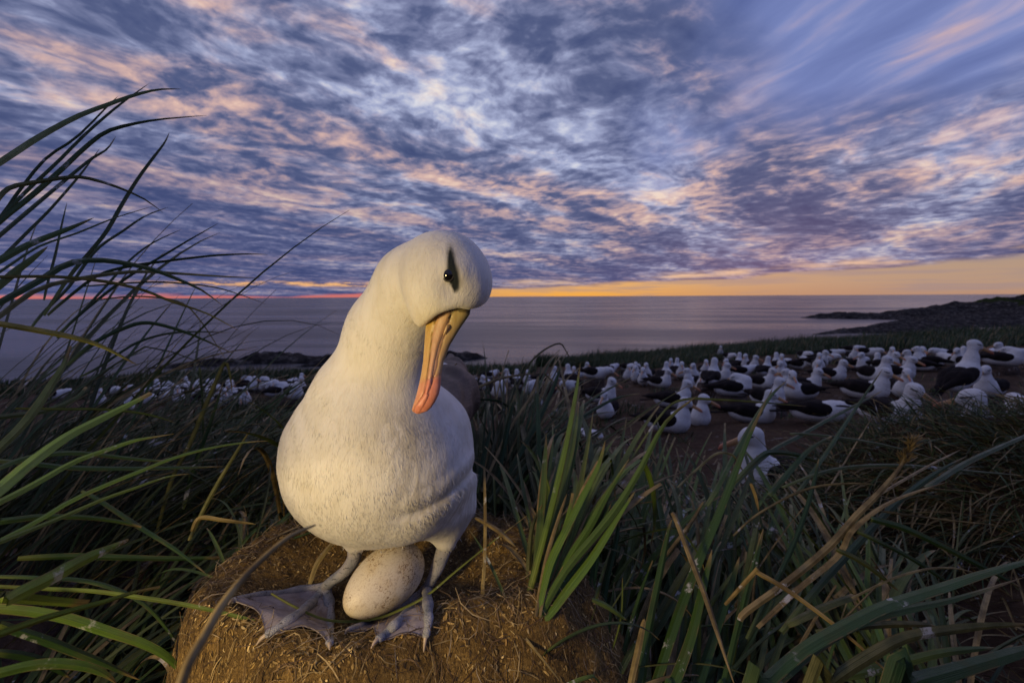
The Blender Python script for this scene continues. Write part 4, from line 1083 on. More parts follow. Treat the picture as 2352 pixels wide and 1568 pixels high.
chick(2186, 862, 2.05, 'larger pale downy chick left of the tall standing albatross', -.3)

# ------------------------------------------------------------------ tussock grass
M_grass, k, b = mat('tussock_blade')
at_ = tone(k); al, dry, shade = k.sep(at_.outputs[0]); ac = at_.outputs['Alpha']
rnd = k.node('ShaderNodeObjectInfo').outputs['Random']
p = geopos(k); n1 = k.noise(p, 35., 4, .6); n2 = k.noise(p, 240., 3, .6)
g0 = k.ramp(shade, [(0, (.016, .043, .016)), (.35, (.032, .080, .022)), (.7, (.078, .145, .026)), (1, (.155, .26, .036))])  # green per blade; the brightest stops paint in the flash's light
g0 = k.mix(k.mul(k.sm(al, .22, .0), .75), g0, (.22, .26, .055))                # pale sheath at the root
g0 = k.mix(k.mul(k.sm(n1, .48, .70), .35), g0, (.10, .09, .035))
tan_ = k.mix(k.sm(n1, .35, .65), (.42, .30, .13), (.17, .115, .05))
dr = k.m('MAXIMUM', dry, k.mul(k.sm(k.add(al, k.mul(k.sub(n1, .5), .20)), .86, .95), .9))
edge_ = k.sm(k.m('ABSOLUTE', k.sub(ac, .5)), .40, .5)
dr = k.m('MAXIMUM', dr, k.mul(k.mul(edge_, k.sm(n1, .46, .58)), .75))
c = k.mix(dr, g0, tan_)
stp = k.noise(k.xyz(k.mul(ac, 9.), k.mul(al, 1.5), k.mul(shade, 20.)), 2.2, 3, .6)
c = k.mix(k.sm(stp, .35, .7, .8, 0.), c, k.mix(1., c, (.40, .48, .40), 'MULTIPLY'))
gu = k.mul(k.sm(k.noise(p, 21., 6, .7), .60, .66), k.sm(k.noise(p, 3., 2), .50, .60))
c = k.mix(k.mul(gu, .8), c, (.55, .56, .58))
k.put(b.inputs['Base Color'], c); k.put(b.inputs['Roughness'], k.sm(n1, .3, .7, .42, .62))
b.inputs['Specular IOR Level'].default_value = .35
k.put(b.inputs['Normal'], k.bump(k.add(stp, k.mul(n2, .3)), .6, .0012))

def floor_z(x, y):
    g = ground(x, y)
    if nest_s(x, y) < 2.6: g = max(g, float(nest_z(x, y, False)))
    return g
def blade_mesh_arrays(C, W, wdir, fold=.28, col=None):
    """C (n,3) centre line, W (n,) widths, wdir (n,3) width direction -> 3 columns; returns V,F,across,along"""
    T = np.gradient(C, axis=0); T /= np.linalg.norm(T, axis=1)[:, None]+1e-9
    S = wdir-(wdir*T).sum(1)[:, None]*T; S /= np.linalg.norm(S, axis=1)[:, None]+1e-9
    Nn = np.cross(S, T); n = len(C)
    th = np.clip(W*.07, .00025, .0008)
    L = C+S*W[:, None]/2+Nn*(W*fold)[:, None]; R = C-S*W[:, None]/2+Nn*(W*fold)[:, None]
    L2 = L-Nn*th[:, None]; R2 = R-Nn*th[:, None]; C2 = C-Nn*(th*2.2)[:, None]
    V = np.stack([L, C, C, R, R2, C2, C2, L2], 1).reshape(-1, 3)
    i_ = np.arange(n-1)[:, None]*8
    F = np.concatenate([i_+np.array([j, 8+j, 9+j, 1+j]) for j in (0, 2, 4, 6)])
    ac_ = np.tile([0, .5, .5, 1, 1, .5, .5, 0], n); al_ = np.repeat(np.linspace(0, 1, n), 8)
    return V, F, ac_, al_
def wprof(n, tipf=0., basef=.62):
    t_ = np.linspace(0, 1, n)
    return np.interp(t_, [0, .12, .45, .75, .92, 1], [basef, .85, 1, .78, max(.38, tipf), max(.04, tipf)])
ALLB = []
def hero(parent, pts, w, shade_=.4, dry=0., d0=None, d1=None, tipf=0., n=22, wd=None, fold=.17, twist=0., name='blade'):
    """one separate blade through readings (px,py[,depth]); depth runs from d0 to d1"""
    m_ = len(pts); Q = []
    seg = [0]
    for a, b2 in zip(pts[:-1], pts[1:]): seg.append(seg[-1]+math.hypot(b2[0]-a[0], b2[1]-a[1]))
    for q_, s_ in zip(pts, seg):
        d = q_[2] if len(q_) > 2 else d0+(d1-d0)*s_/seg[-1]
        Q.append(P(q_[0], q_[1], d))
    # blades that start outside the picture still grow out of the ground
    q0 = Q[0]; g0_ = floor_z(q0.x, q0.y)
    if (pts[0][0] < -30 or pts[0][1] > 1590) and q0.z > g0_+.02:
        dv = q0-Q[1]; dh = Vector((dv.x, dv.y, 0)); dh = dh*(min(.12, .35*(q0.z-g0_))/max(dh.length, 1e-5))
        if pts[0][0] < -30: Q.insert(0, q0+dv.normalized()*.16); q0 = Q[0]
        rt = q0+dh; Q.insert(0, Vector((rt.x, rt.y, floor_z(rt.x, rt.y)-.01)))
    C = catm(Q, n)
    cut = int(w*1e5) % 3
    W = wprof(n, tipf)*w
    base = wd if wd is not None else np.array([RNG.normal(0, .35), RNG.normal(0, .35), 1.])
    # width direction: across the blade as seen, turned a little out of the picture
    T = np.gradient(C, axis=0); view = C-np.array([0, 0, H]); view /= np.linalg.norm(view, axis=1)[:, None]
    S = np.cross(T, view); S /= np.linalg.norm(S, axis=1)[:, None]+1e-9; B_ = np.cross(S, T); B_ /= np.linalg.norm(B_, axis=1)[:, None]+1e-9
    a = RNG.uniform(-.7, .7)+twist*np.linspace(0, 1, n)
    wdir = S*np.cos(a)[:, None]+B_*np.sin(a)[:, None] if np.ndim(a) else S*math.cos(a)+B_*math.sin(a)
    V, F, ac_, al_ = blade_mesh_arrays(C, W, wdir, fold)
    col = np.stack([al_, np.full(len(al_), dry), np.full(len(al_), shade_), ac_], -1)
    return link(name, mesh_np(name, V, F, M_grass, True, col=col), parent)
# a library of free blades (root at origin, leaning towards +X, unit length)
LIB = []
for q_ in range(30):
    n = 13; t_ = np.linspace(0, 1, n); droop = RNG.uniform(.2, 1.7); el0 = 0; kink = RNG.uniform() < .22; kp = RNG.uniform(.5, .8)
    ang = -droop*t_**1.6-(RNG.uniform(.6, 1.4)*(t_ > kp) if kink else 0); yawb = RNG.normal(0, .35)*t_**1.5
    dx = np.cos(ang)*np.cos(yawb); dy = np.cos(ang)*np.sin(yawb); dz = np.sin(ang)
    C = np.concatenate([[[0, 0, 0]], np.cumsum(np.stack([dx, dy, dz], -1)[:-1]/(n-1), 0)])
    tip = RNG.choice([0., 0., .3, .45])
    W = wprof(n, tip); LIB.append((C, W))
def free_blade(root, azim, el, L, w, li, roll):
    C, W = LIB[li % len(LIB)]
    ce, se = math.cos(el), math.sin(el); ca, sa = math.sin(azim), math.cos(azim)
    x = C[:, 0]*ce-C[:, 2]*se; z = C[:, 0]*se+C[:, 2]*ce; y = C[:, 1]
    Cw = np.stack([x*ca+y*sa, x*sa-y*ca, z], -1)*L+root
    wdir = np.tile(np.array([sa*math.cos(roll), -ca*math.cos(roll), math.sin(roll)]), (len(C), 1))
    return Cw, W*w, wdir
def tussock(root, label, nind, nfill, L, w, lean_az, lean, spread, rad, el=1.0, shade=(.1, .6), dryp=.18, seed=0, cat='grass tussock', floor=True, group='tussock grass clumps', fw=.6, zfun=None, eldroop=.35):
    """a clump: nind blades as separate parts, nfill finer ones joined"""
    r = np.random.default_rng(seed); root = np.array(root, float)
    T_ = empty('tussock_grass', tuple(root), label, cat, group)
    FV, FF, FC = [], [], []; off = 0
    for i in range(nind+nfill):
        ind = i < nind
        a = r.uniform(0, 2*np.pi); rr_ = rad*math.sqrt(r.uniform()); rt = root+np.array([rr_*math.cos(a), rr_*math.sin(a), 0])
        if floor: rt[2] = (zfun or ground)(rt[0], rt[1])-.01
        az_ = lean_az+r.normal(0, spread); e_ = el-lean*abs(r.normal(.55, .45)); e_ = max(min(e_, 1.5), -.15)
        Lb = L*r.uniform(.45, 1.15)*(1 if ind else .85); wb = w*r.uniform(.65, 1.25)*(1 if ind else fw)
        C, W, wd = free_blade(rt, az_, e_, Lb, wb, int(r.integers(0, 30)), r.normal(0, .5))
        dry = 1. if r.uniform() < dryp*(.8 if ind else .9) else (r.uniform(.0, .25)); sh = r.uniform(*shade)
        V, F, ac_, al_ = blade_mesh_arrays(C, W, wd, .16)
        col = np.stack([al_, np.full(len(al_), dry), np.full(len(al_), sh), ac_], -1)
        if ind: link('blade', mesh_np('blade', V, F, M_grass, True, col=col), T_)
        else: FV.append(V); FF.append(F+off); FC.append(col); off += len(V)
    if FV:
        o = link('fine_blades', mesh_np('fine_blades', np.vstack(FV), np.vstack(FF), M_grass, True, col=np.vstack(FC)), T_); o['kind'] = 'stuff'
    return T_
def gp(px, py, dz=0.):
    p_, d = hit(px, py); return np.array([p_.x, p_.y, ground(p_.x, p_.y)+dz])
R90 = math.pi/2
# peat pedestals that the near clumps grow from
def pedestal(parent, x, y, zt, r, seed):
    nr_, na_ = 9, 30; V = []; zb = ground(x, y)-.03
    for i in range(nr_):
        t_ = i/(nr_-1)
        for j in range(na_):
            a = 2*math.pi*j/na_; rr_ = r*np.interp(t_, [0, .6, .85, 1], [1.35, 1.05, .8, .02])*(1+.25*float(fbm2(np.array(math.cos(a)*3+seed), np.array(math.sin(a)*3+t_*4), 3, seed)))
            V.append((x+rr_*math.cos(a), y+rr_*math.sin(a), zb+(zt-zb)*np.interp(t_, [0, .6, .85, 1], [0, .75, .96, 1])))
    F = [(i*na_+j, i*na_+(j+1) % na_, (i+1)*na_+(j+1) % na_, (i+1)*na_+j) for i in range(nr_-1) for j in range(na_)]
    link('peat_base', mesh_np('peat_base', V, F, M_mud), parent)

# ---------------- left: a big tussock leaning in from the left edge
def raised(x0, y0, zt, r): return lambda x, y: max(floor_z(x, y), zt-.9*max(0, math.hypot(x-x0, y-y0)-r*.5))
TL = tussock((-.86, .62, .18), 'tall tussock leaning in from the left edge, long blades against the sky', 60, 260, .84, .0072, .1, .8, .45, .16, 1.15, (.0, .45), .12, 11, zfun=raised(-.86, .62, .18, .16))
pedestal(TL, -.86, .62, .20, .17, 1)
T2 = tussock((-.80, .92, .10), 'dark tussock behind the tall left one, blades sweeping right over the sea', 95, 420, .66, .0065, .1, .85, .40, .20, .95, (.0, .50), .10, 12, fw=.8, zfun=raised(-.80, .92, .12, .2))
pedestal(T2, -.80, .92, .12, .2, 2)
T3 = tussock((-.62, .52, .0), 'flattened tussock left of the nest, blades lying low to the right', 60, 420, .52, .0085, -.1, 1.0, .5, .16, .55, (.1, .7), .10, 13, fw=.9, zfun=raised(-.62, .52, .08, .15))
T4 = tussock((-.60, .82, .0), 'low dark tussock between the left tussocks and the nest mound', 40, 420, .46, .007, -.1, 1.0, .55, .18, .55, (.1, .65), .12, 14, fw=.9, zfun=raised(-.6, .82, .08, .15))
T5 = tussock((-.62, .28, .0), 'broad bladed tussock in the bottom left corner', 30, 120, .55, .010, .3, .9, .5, .13, .62, (.15, .7), .1, 15)
T6 = tussock((-.40, .86, .16), 'upright tussock right behind the big albatross on its left side', 46, 130, .42, .0085, 2.0, .55, .45, .055, 1.30, (.15, .6), .22, 16, zfun=raised(-.40, .86, .18, .08))
pedestal(T6, -.40, .86, .18, .085, 6)
def HB(parent, pts, w, sh, dry, d0, d1, crop=None, **kw):
    if crop: s_, ox, oy = crop; pts = [(x/s_+ox, y/s_+oy)+tuple(r_) for x, y, *r_ in pts]
    return hero(parent, pts, w, sh, dry, d0, d1, **kw)
c3 = (2.276, 0, 153.1); cL = (2.925, 0, 765.5); c4 = (3.736, 0, 1148.6)
for pts, w, sh, dry, d0, d1 in [
    ([(-160, 590), (0, 500), (200, 370), (400, 262), (560, 200), (700, 150), (830, 120), (950, 118)], .0062, .6, 0, .45, .75),
    ([(-300, 1080), (0, 790), (150, 640), (300, 500), (450, 350), (600, 220), (700, 145), (780, 88)], .0050, .3, 0, .6, .85),
    ([(-200, 1000), (0, 790), (100, 650), (240, 480), (400, 370), (560, 210), (618, 155)], .0045, .2, 0, .65, .8),
    ([(-250, 1040), (0, 810), (150, 690), (300, 560), (450, 420), (560, 340), (700, 300), (850, 275), (1080, 255)], .0068, .35, 0, .55, .8),
    ([(-200, 1050), (0, 880), (200, 710), (380, 560), (480, 480), (560, 430), (605, 365)], .0055, .2, 0, .6, .8),
    ([(-80, 800), (0, 680), (60, 630), (180, 605), (350, 580), (450, 582), (600, 625), (750, 690), (855, 765)], .0055, .45, .25, .55, .7),
    ([(-150, 1150), (0, 1010), (150, 860), (260, 750), (400, 590), (470, 500), (520, 430)], .0045, .25, 0, .6, .8),
    ([(230, 1300), (370, 1090), (480, 960), (560, 860), (640, 720), (720, 590), (800, 480), (860, 400), (885, 345)], .0070, .25, 0, .7, .9),
    ([(-100, 1060), (0, 1010), (150, 930), (300, 870), (400, 830), (490, 790)], .0075, .5, 0, .5, .6),
    ([(-100, 1120), (0, 1070), (200, 940), (400, 870), (600, 790), (800, 730)], .0042, .3, 0, .6, .8),
    ([(-60, 1190), (0, 1140), (80, 1070), (160, 1010), (250, 940)], .0080, .6, .1, .5, .55),
    ([(230, 1220), (250, 1130), (290, 980), (320, 840), (350, 710)], .0042, .2, 0, .8, .9),
    ([(150, 1380), (230, 1280), (360, 1150), (500, 960), (640, 860), (760, 780), (880, 735)], .0050, .2, 0, .7, .9),
    ([(-80, 1280), (0, 1230), (200, 1120), (350, 1030), (500, 1010), (650, 1025), (800, 1060), (930, 1110), (1060, 1170), (1165, 1250)], .0085, .3, 0, .55, .75),
    ([(-80, 1360), (0, 1300), (200, 1160), (450, 1100), (700, 1070), (900, 1078), (1150, 1095), (1360, 1105)], .0070, .5, .45, .55, .8),
    ([(250, 1300), (330, 1230), (500, 1100), (650, 1050), (850, 1020), (1100, 990), (1280, 980), (1400, 982)], .0055, .25, 0, .65, .85),
    ([(300, 1420), (380, 1330), (560, 1180), (700, 1080), (850, 990), (1000, 900), (1140, 820)], .0050, .2, 0, .7, .9),
    ([(300, 1400), (420, 1290), (560, 1140), (680, 1010), (800, 920), (950, 850)], .0040, .2, 0, .7, .9),
    ([(-60, 1095), (0, 1100), (300, 1100), (550, 1125), (750, 1170), (900, 1230), (1080, 1290), (1250, 1380)], .0050, .5, .35, .5, .7),
    ([(350, 1560), (480, 1450), (640, 1370), (760, 1338), (900, 1365), (1050, 1420), (1220, 1500)], .0065, .3, 0, .7, .85),
    ([(420, 1620), (520, 1568), (700, 1450), (850, 1400), (1000, 1385), (1200, 1390)], .0045, .2, 0, .75, .9),
    ([(420, 1150), (700, 1130), (900, 1130), (1150, 1160), (1390, 1240)], .0035, .3, .2, .7, .9),
    ([(500, 1220), (720, 1200), (940, 1230), (1050, 1330), (1180, 1530)], .0032, .4, .6, .75, .85)]:
    HB(TL, pts, w, sh, dry, d0, d1, c3)
HB(T5, [(-40, 1335), (0, 1345), (200, 1380), (400, 1420), (550, 1470), (720, 1560)], .0045, 1., .55, .30, .42, c3)
for pts, w, sh, dry, d0, d1, kw in [  # blades near the flash get brighter greens, its light put into their colour
    ([(-200, 1190), (0, 1040), (200, 870), (450, 690), (700, 560), (900, 460), (1015, 400)], .0082, 1., 0, .26, .44, dict(tipf=.5)),
    ([(-160, 1200), (0, 1130), (250, 1000), (500, 860), (750, 770), (900, 720), (1000, 700), (1165, 675)], .0048, .95, 0, .30, .46, {}),
    ([(-100, 1440), (0, 1390), (250, 1260), (500, 1110), (800, 980), (1000, 900), (1150, 840), (1400, 770), (1650, 730), (1800, 722)], .0052, .75, 0, .40, .62, {}),
    ([(-100, 1450), (0, 1400), (400, 1240), (700, 1110), (900, 1040), (1130, 960), (1280, 942)], .0040, .8, .1, .36, .55, {}),
    ([(-100, 1265), (0, 1260), (300, 1230), (600, 1235), (850, 1270), (950, 1300)], .0060, .5, 0, .42, .55, dict(tipf=.4)),
    ([(-60, 930), (0, 900), (200, 830), (500, 800), (800, 830), (1000, 850), (1130, 857)], .0060, .5, 0, .45, .62, dict(tipf=.5)),
    ([(-60, 850), (200, 870), (500, 900), (850, 905), (1200, 900), (1500, 893)], .0070, .35, 0, .5, .7, {}),
    ([(100, 505), (460, 510), (650, 510), (900, 530), (1050, 560), (1180, 600)], .0042, .8, .1, .5, .7, {}),
    ([(-60, 560), (0, 560), (300, 520), (500, 440), (580, 360)], .0065, .3, .1, .5, .62, dict(tipf=.5)),
    ([(-60, 840), (0, 770), (150, 620), (260, 480), (350, 340), (430, 210), (475, 85)], .0085, .55, .15, .42, .55, dict(tipf=.3)),
    ([(1040, 1400), (1150, 1000), (1270, 760), (1370, 520), (1450, 330), (1510, 200), (1540, 260), (1560, 400)], .0090, .75, .45, .85, .9, {}),
    ([(1230, 1180), (1300, 900), (1400, 640), (1500, 330)], .0080, .35, 0, .9, .95, {}),
    ([(1270, 1390), (1340, 1240), (1450, 1030), (1600, 780), (1680, 650)], .0055, .9, .55, .62, .7, {}),
    ([(1290, 1330), (1345, 1240), (1500, 1255), (1720, 1280)], .0060, .6, .9, .60, .62, {}),
    ([(1340, 230), (1360, 500), (1365, 900)], .0050, .2, 0, .95, .95, {})]:
    HB(T3 if pts[0][0] < 800 else T6, pts, w, sh, dry, d0, d1, cL, **kw)
for pts, w, sh, dry, d0, d1, kw in [  # bright greens here also carry painted flash light
    ([(60, 860), (210, 780), (450, 660), (700, 520), (900, 430), (1100, 340)], .0105, .95, .0, .30, .42, dict(tipf=.25, fold=.12)),
    ([(-160, 1210), (0, 1150), (300, 1040), (600, 950), (900, 870), (1150, 790), (1370, 745)], .0056, .9, 0, .30, .44, dict(tipf=.5)),
    ([(-120, 830), (0, 830), (250, 850), (500, 870), (740, 890)], .0100, 1., .1, .32, .40, dict(tipf=.75, fold=.1)),
    ([(-80, 930), (0, 930), (300, 960), (600, 1020), (900, 1120), (1200, 1220), (1400, 1320), (1540, 1450), (1680, 1590)], .0090, .75, 0, .38, .46, {}),
    ([(-80, 730), (0, 740), (400, 760), (800, 780), (1100, 820), (1500, 880), (1800, 940), (2050, 1000), (2289, 1070), (2500, 1150), (2740, 1245)], .0042, .8, .15, .44, .43, {}),
    ([(-60, 1490), (0, 1480), (250, 1420), (500, 1400), (750, 1430), (900, 1490), (1000, 1568)], .0085, .6, 0, .36, .42, {}),
    ([(0, 1060), (100, 1100), (400, 1200), (650, 1300), (900, 1400), (1200, 1540)], .0085, .4, 0, .40, .48, {}),
    ([(-60, 200), (0, 190), (300, 140), (600, 140), (900, 165), (1200, 225)], .0060, .45, 0, .44, .58, dict(tipf=.5)),
    ([(700, -80), (850, 0), (1200, 230), (1500, 420), (1770, 630)], .0055, .3, 0, .6, .55, {}),
    ([(150, 500), (600, 480), (1000, 490), (1500, 500), (1920, 490)], .0075, .3, 0, .5, .6, dict(tipf=.5)),
    ([(-60, 650), (300, 660), (800, 700), (1200, 860), (1450, 1120), (1620, 1400)], .0050, .5, 0, .46, .50, {}),
    ([(-40, 1300), (200, 1330), (420, 1400), (600, 1520)], .0080, .3, 0, .4, .45, {})]:
    HB(T5, pts, w, sh, dry, d0, d1, c4, **kw)
# loose strands lying over the nest and the feet
c2 = (3.072, 444, 1148.5)
ST = empty('grass_strand', tuple(P(700, 1370, .45)), 'thin pale green grass strand lying across both webbed feet', 'grass strand')
hero(ST, [(x/c2[0]+c2[1], y/c2[0]+c2[2]) for x, y in [(550, 655), (700, 740), (900, 830), (1080, 852), (1300, 830), (1500, 750), (1660, 660), (1850, 500), (2100, 300), (2352, 110)]], .0034, .9, .3, .452, .50, n=30)
ST = empty('grass_strand', tuple(P(700, 1300, .45)), 'short dry brown straw on the nest behind the left foot', 'grass strand')
hero(ST, [(x/c2[0]+c2[1], y/c2[0]+c2[2]) for x, y in [(820, 590), (870, 450), (940, 350), (1015, 260)]], .0065, .6, .9, .52, .56)
for pts, lb, w in [([(1112, 1072), (1114, 1200), (1112, 1300), (1112, 1376), (1170, 1425), (1235, 1500), (1290, 1568)], 'long dry stalk standing at the right rim of the nest, bent at its foot', .0042),
                   ([(1092, 1188), (1140, 1215), (1185, 1255)], 'pale dry straw lying on the nest rim under the albatross flank', .005),
                   ([(1164, 1388), (1175, 1450), (1200, 1568)], 'grey green straw in front of the right nest rim', .0030),
                   ([(1170, 1420), (1180, 1480), (1200, 1560)], 'thin brown straw at the right foot of the nest', .0022)]:
    ST = empty('grass_strand', tuple(P(*pts[0], .5)), lb, 'grass strand'); hero(ST, pts, w, .7, .95, .52, .42)
ST = empty('grass_strand', tuple(P(430, 1500, .14)), 'blurred dry grass stem close to the camera at the left of the nest', 'grass strand')
V, F = tube([P(725, 1205, .20), P(660, 1235, .19), P(575, 1310, .175), (P(510, 1390, .16)), P(470, 1460, .15), P(430, 1530, .142), P(395, 1640, .135)], [.0004, .0009, .0013, .0015, .0016, .0016, .0016], 8)
nV = len(V); link('stem', mesh_np('dry_stem', V, F, M_grass, True, col=np.tile([.5, 1., .5, .5], (nV, 1))), ST)

# ---------------- right of the bird
T7 = tussock((-.02, .86, .2), 'dark tussock right behind the big albatross on its right side', 46, 260, .50, .0095, .35, .75, .40, .07, 1.05, (.0, .5), .2, 21, zfun=raised(-.02, .86, .20, .12), fw=.6)
pedestal(T7, -.02, .86, .20, .10, 7)
c3r = (3.413, 995.3, 765.5)
for pts, w, sh, dry, d0, d1, kw in [
    ([(500, 1330), (600, 1080), (700, 900), (850, 620), (960, 370), (1000, 240)], .0110, .25, 0, .8, .95, {}),
    ([(430, 1320), (450, 1290), (700, 1000), (1000, 700), (1300, 480), (1580, 330)], .0075, .3, .1, .8, 1.05, {}),
    ([(540, 1330), (560, 1280), (800, 950), (1100, 700), (1400, 520), (1620, 470)], .0090, .2, 0, .8, 1.0, {}),
    ([(440, 1320), (480, 1200), (540, 950), (590, 700), (640, 480)], .0110, .25, 0, .82, .9, dict(tipf=.4)),
    ([(600, 1330), (700, 1180), (850, 1000), (960, 930)], .0065, .8, 0, .8, .88, {}),
    ([(590, 620), (640, 480), (700, 330), (760, 230), (870, 130), (990, 80), (1040, 140), (1100, 240)], .0045, .4, .5, .9, 1.0, {}),
    ([(100, 560), (250, 470), (480, 370), (650, 330), (870, 310)], .0060, .4, .95, .9, 1.0, {}),
    ([(870, 310), (980, 420), (1060, 520), (1130, 580)], .0050, .4, .8, 1.0, 1.0, {}),
    ([(300, 520), (500, 530), (620, 600)], .0060, .3, 0, .95, 1., {}),
    ([(340, 1250), (400, 950), (460, 730)], .0100, .2, 0, .8, .88, dict(tipf=.4)),
    ([(380, 1240), (500, 950), (610, 730), (780, 470), (800, 430)], .0060, .4, 1., .8, .95, {})]:
    HB(T7, pts, w, sh, dry, d0, d1, c3r, **kw)
# hero clump on the right nest rim, flash light painted into its greens
T8 = tussock((.035, .455, float(nest_z(.035, .455))), 'bright green tussock rooted on the right rim of the nest mound', 24, 0, .34, .0085, .42, .45, .26, .026, 1.0, (.55, 1.), .3, 22, zfun=floor_z)
cR = (3.160, 1110, 1071.9)
for pts, w, sh, dry, d0, d1, kw in [
    ([(385, 1060), (400, 1000), (480, 700), (600, 450), (700, 250), (830, 0), (885, -190)], .0100, .95, 0, .455, .56, {}),
    ([(405, 1075), (430, 1040), (600, 750), (850, 450), (1000, 250), (1150, 0), (1330, -330), (1560, -520)], .0085, .8, .05, .455, .60, {}),
    ([(420, 1080), (500, 900), (640, 640), (780, 420), (900, 200), (1060, -60)], .0090, .85, 0, .46, .57, {}),
    ([(440, 1085), (480, 1060), (620, 880), (800, 640), (980, 350), (1100, 180)], .0105, 1., 0, .455, .54, {}),
    ([(395, 1070), (430, 900), (520, 640), (600, 430), (650, 190)], .0090, .9, 0, .46, .53, dict(tipf=.4)),
    ([(345, 1040), (330, 850), (335, 650), (360, 430), (430, 270)], .0065, .2, .25, .50, .55, {}),
    ([(380, 1085), (410, 900), (470, 620), (560, 330), (610, 190)], .0045, .6, 1., .45, .54, {}),
    ([(410, 1085), (440, 950), (560, 760), (700, 460), (760, 330)], .0045, .6, 1., .45, .54, {}),
    ([(450, 1100), (540, 930), (700, 700), (870, 400), (930, 260)], .0070, .7, 0, .46, .55, {})]:
    HB(T8, pts, w, sh, dry, d0, d1, cR, **kw)
# upright broad blades in front right, greens raised to look flash-lit
T9 = tussock((.26, .60, .0), 'broad bladed tussock in the bottom middle, right of the nest', 44, 160, .56, .0105, .40, .6, .40, .12, 1.05, (.3, 1.), .3, 23)
for pts, w, sh, dry, d0, d1, kw in [
    ([(735, 1530), (740, 1490), (780, 1000), (840, 500), (880, 320), (920, 150)], .0088, .55, 0, .50, .58, dict(tipf=.3)),
    ([(800, 1600), (830, 1450), (880, 900), (960, 550), (990, 370)], .0085, .3, 0, .52, .60, {}),
    ([(960, 1640), (980, 1568), (1060, 1200), (1150, 900), (1230, 680)], .0070, .5, 0, .50, .58, dict(tipf=.3)),
    ([(1120, 1640), (1150, 1568), (1200, 1200), (1280, 800), (1340, 500), (1370, 380)], .0110, .5, 0, .48, .58, {}),
    ([(1220, 1640), (1250, 1568), (1400, 1100), (1550, 700), (1680, 400), (1800, 100), (1930, -230), (2060, -500)], .0125, .5, 0, .48, .66, {}),
    ([(1330, 1660), (1380, 1568), (1500, 1250), (1600, 850), (1660, 600)], .0120, .55, 0, .46, .54, {}),
    ([(1500, 1680), (1560, 1568), (1700, 1150), (1800, 850), (1860, 650)], .0110, .25, 0, .48, .58, {}),
    ([(1690, 1680), (1750, 1568), (1850, 1150), (1950, 750), (2030, 450)], .0075, .5, 0, .48, .58, {}),
    ([(1370, 330), (1400, 380), (1500, 640), (1600, 900), (1700, 1200), (1830, 1600)], .0075, .6, 1., .56, .44, {}),
    ([(625, 920), (640, 1300), (700, 1600)], .0065, .6, 1., .5, .46, {}),
    ([(900, 1450), (1000, 1100), (1010, 800)], .0025, .8, .2, .5, .5, {}),
    ([(790, 960), (900, 1010), (1040, 1110)], .0060, 1., .2, .48, .5, {}),
    ([(850, 1450), (870, 1300), (930, 1000)], .0075, .95, 0, .5, .55, {}),
    ([(1060, 1640), (1130, 1300), (1160, 1150), (1170, 1100)], .0070, .6, 1., .47, .5, {}),
    ([(600, 700), (850, 300), (1100, 180), (1330, 80), (1480, 25)], .0040, .6, .9, .6, .75, {}),
    ([(1940, 120), (1970, 200), (2000, 320)], .0045, .6, 1., .6, .6, {}),
    ([(1300, 680), (1500, 420), (1600, 250)], .0060, .5, .9, .6, .65, {})]:
    HB(T9, pts, w, sh, dry, d0, d1, cR, **kw)
# twin long blades and arching ones before the colony
T10 = tussock((.62, .80, .0), 'sprawling tussock right of centre with long blades arching before the colony', 50, 260, .55, .0085, .25, .8, .5, .16, .95, (.0, .45), .25, 24)
cU = (3.332, 1646, 650.8)
for pts, w, sh, dry, d0, d1, kw in [
    ([(-80, 1700), (20, 1531), (150, 1280), (300, 1020), (420, 850), (540, 740)], .0095, .45, 0, .66, .86, {}),
    ([(-60, 1690), (30, 1520), (230, 1150), (350, 960), (430, 800)], .0070, .35, 0, .68, .86, {}),
    ([(-750, 1500), (-420, 1000), (-250, 890), (0, 890), (200, 900), (450, 920), (690, 940)], .0050, .85, .3, .66, .9, {}),
    ([(60, 1620), (140, 1531), (400, 1290), (640, 1160), (850, 1040), (1100, 910), (1270, 820)], .0085, .25, 0, .66, .95, {}),
    ([(600, 1620), (680, 1520), (850, 1280), (1000, 1050), (1150, 830), (1270, 655)], .0065, .35, 0, .7, .95, {}),
    ([(400, 1620), (480, 1531), (700, 1280), (880, 1170)], .0085, .3, 0, .7, .8, dict(tipf=.4)),
    ([(560, 1150), (680, 1150), (1000, 1185), (1350, 1250), (1800, 1380)], .0050, .3, .1, .8, .9, {}),
    ([(1600, 1560), (1700, 1500), (1950, 1350), (2352, 1170), (2500, 1110)], .0090, .3, 0, .7, .9, {}),
    ([(830, 1600), (900, 1500), (1050, 1250), (1200, 1010)], .0030, .6, 1., .75, .9, {}),
    ([(1200, 1640), (1400, 1520), (1650, 1380), (1870, 1270)], .0050, .6, .95, .7, .85, {}),
    ([(100, 1560), (330, 1330), (450, 1290), (650, 1320), (850, 1400)], .0085, .2, 0, .66, .8, {}),
    ([(-300, 1560), (-150, 1420), (0, 1300), (120, 1310), (180, 1400), (230, 1470)], .0040, .6, .6, .66, .75, {}),
    ([(500, 1560), (900, 1420), (1400, 1390), (2000, 1440), (2352, 1470)], .0060, .3, .1, .7, .9, {})]:
    HB(T10, pts, w, sh, dry, d0, d1, cU, **kw)
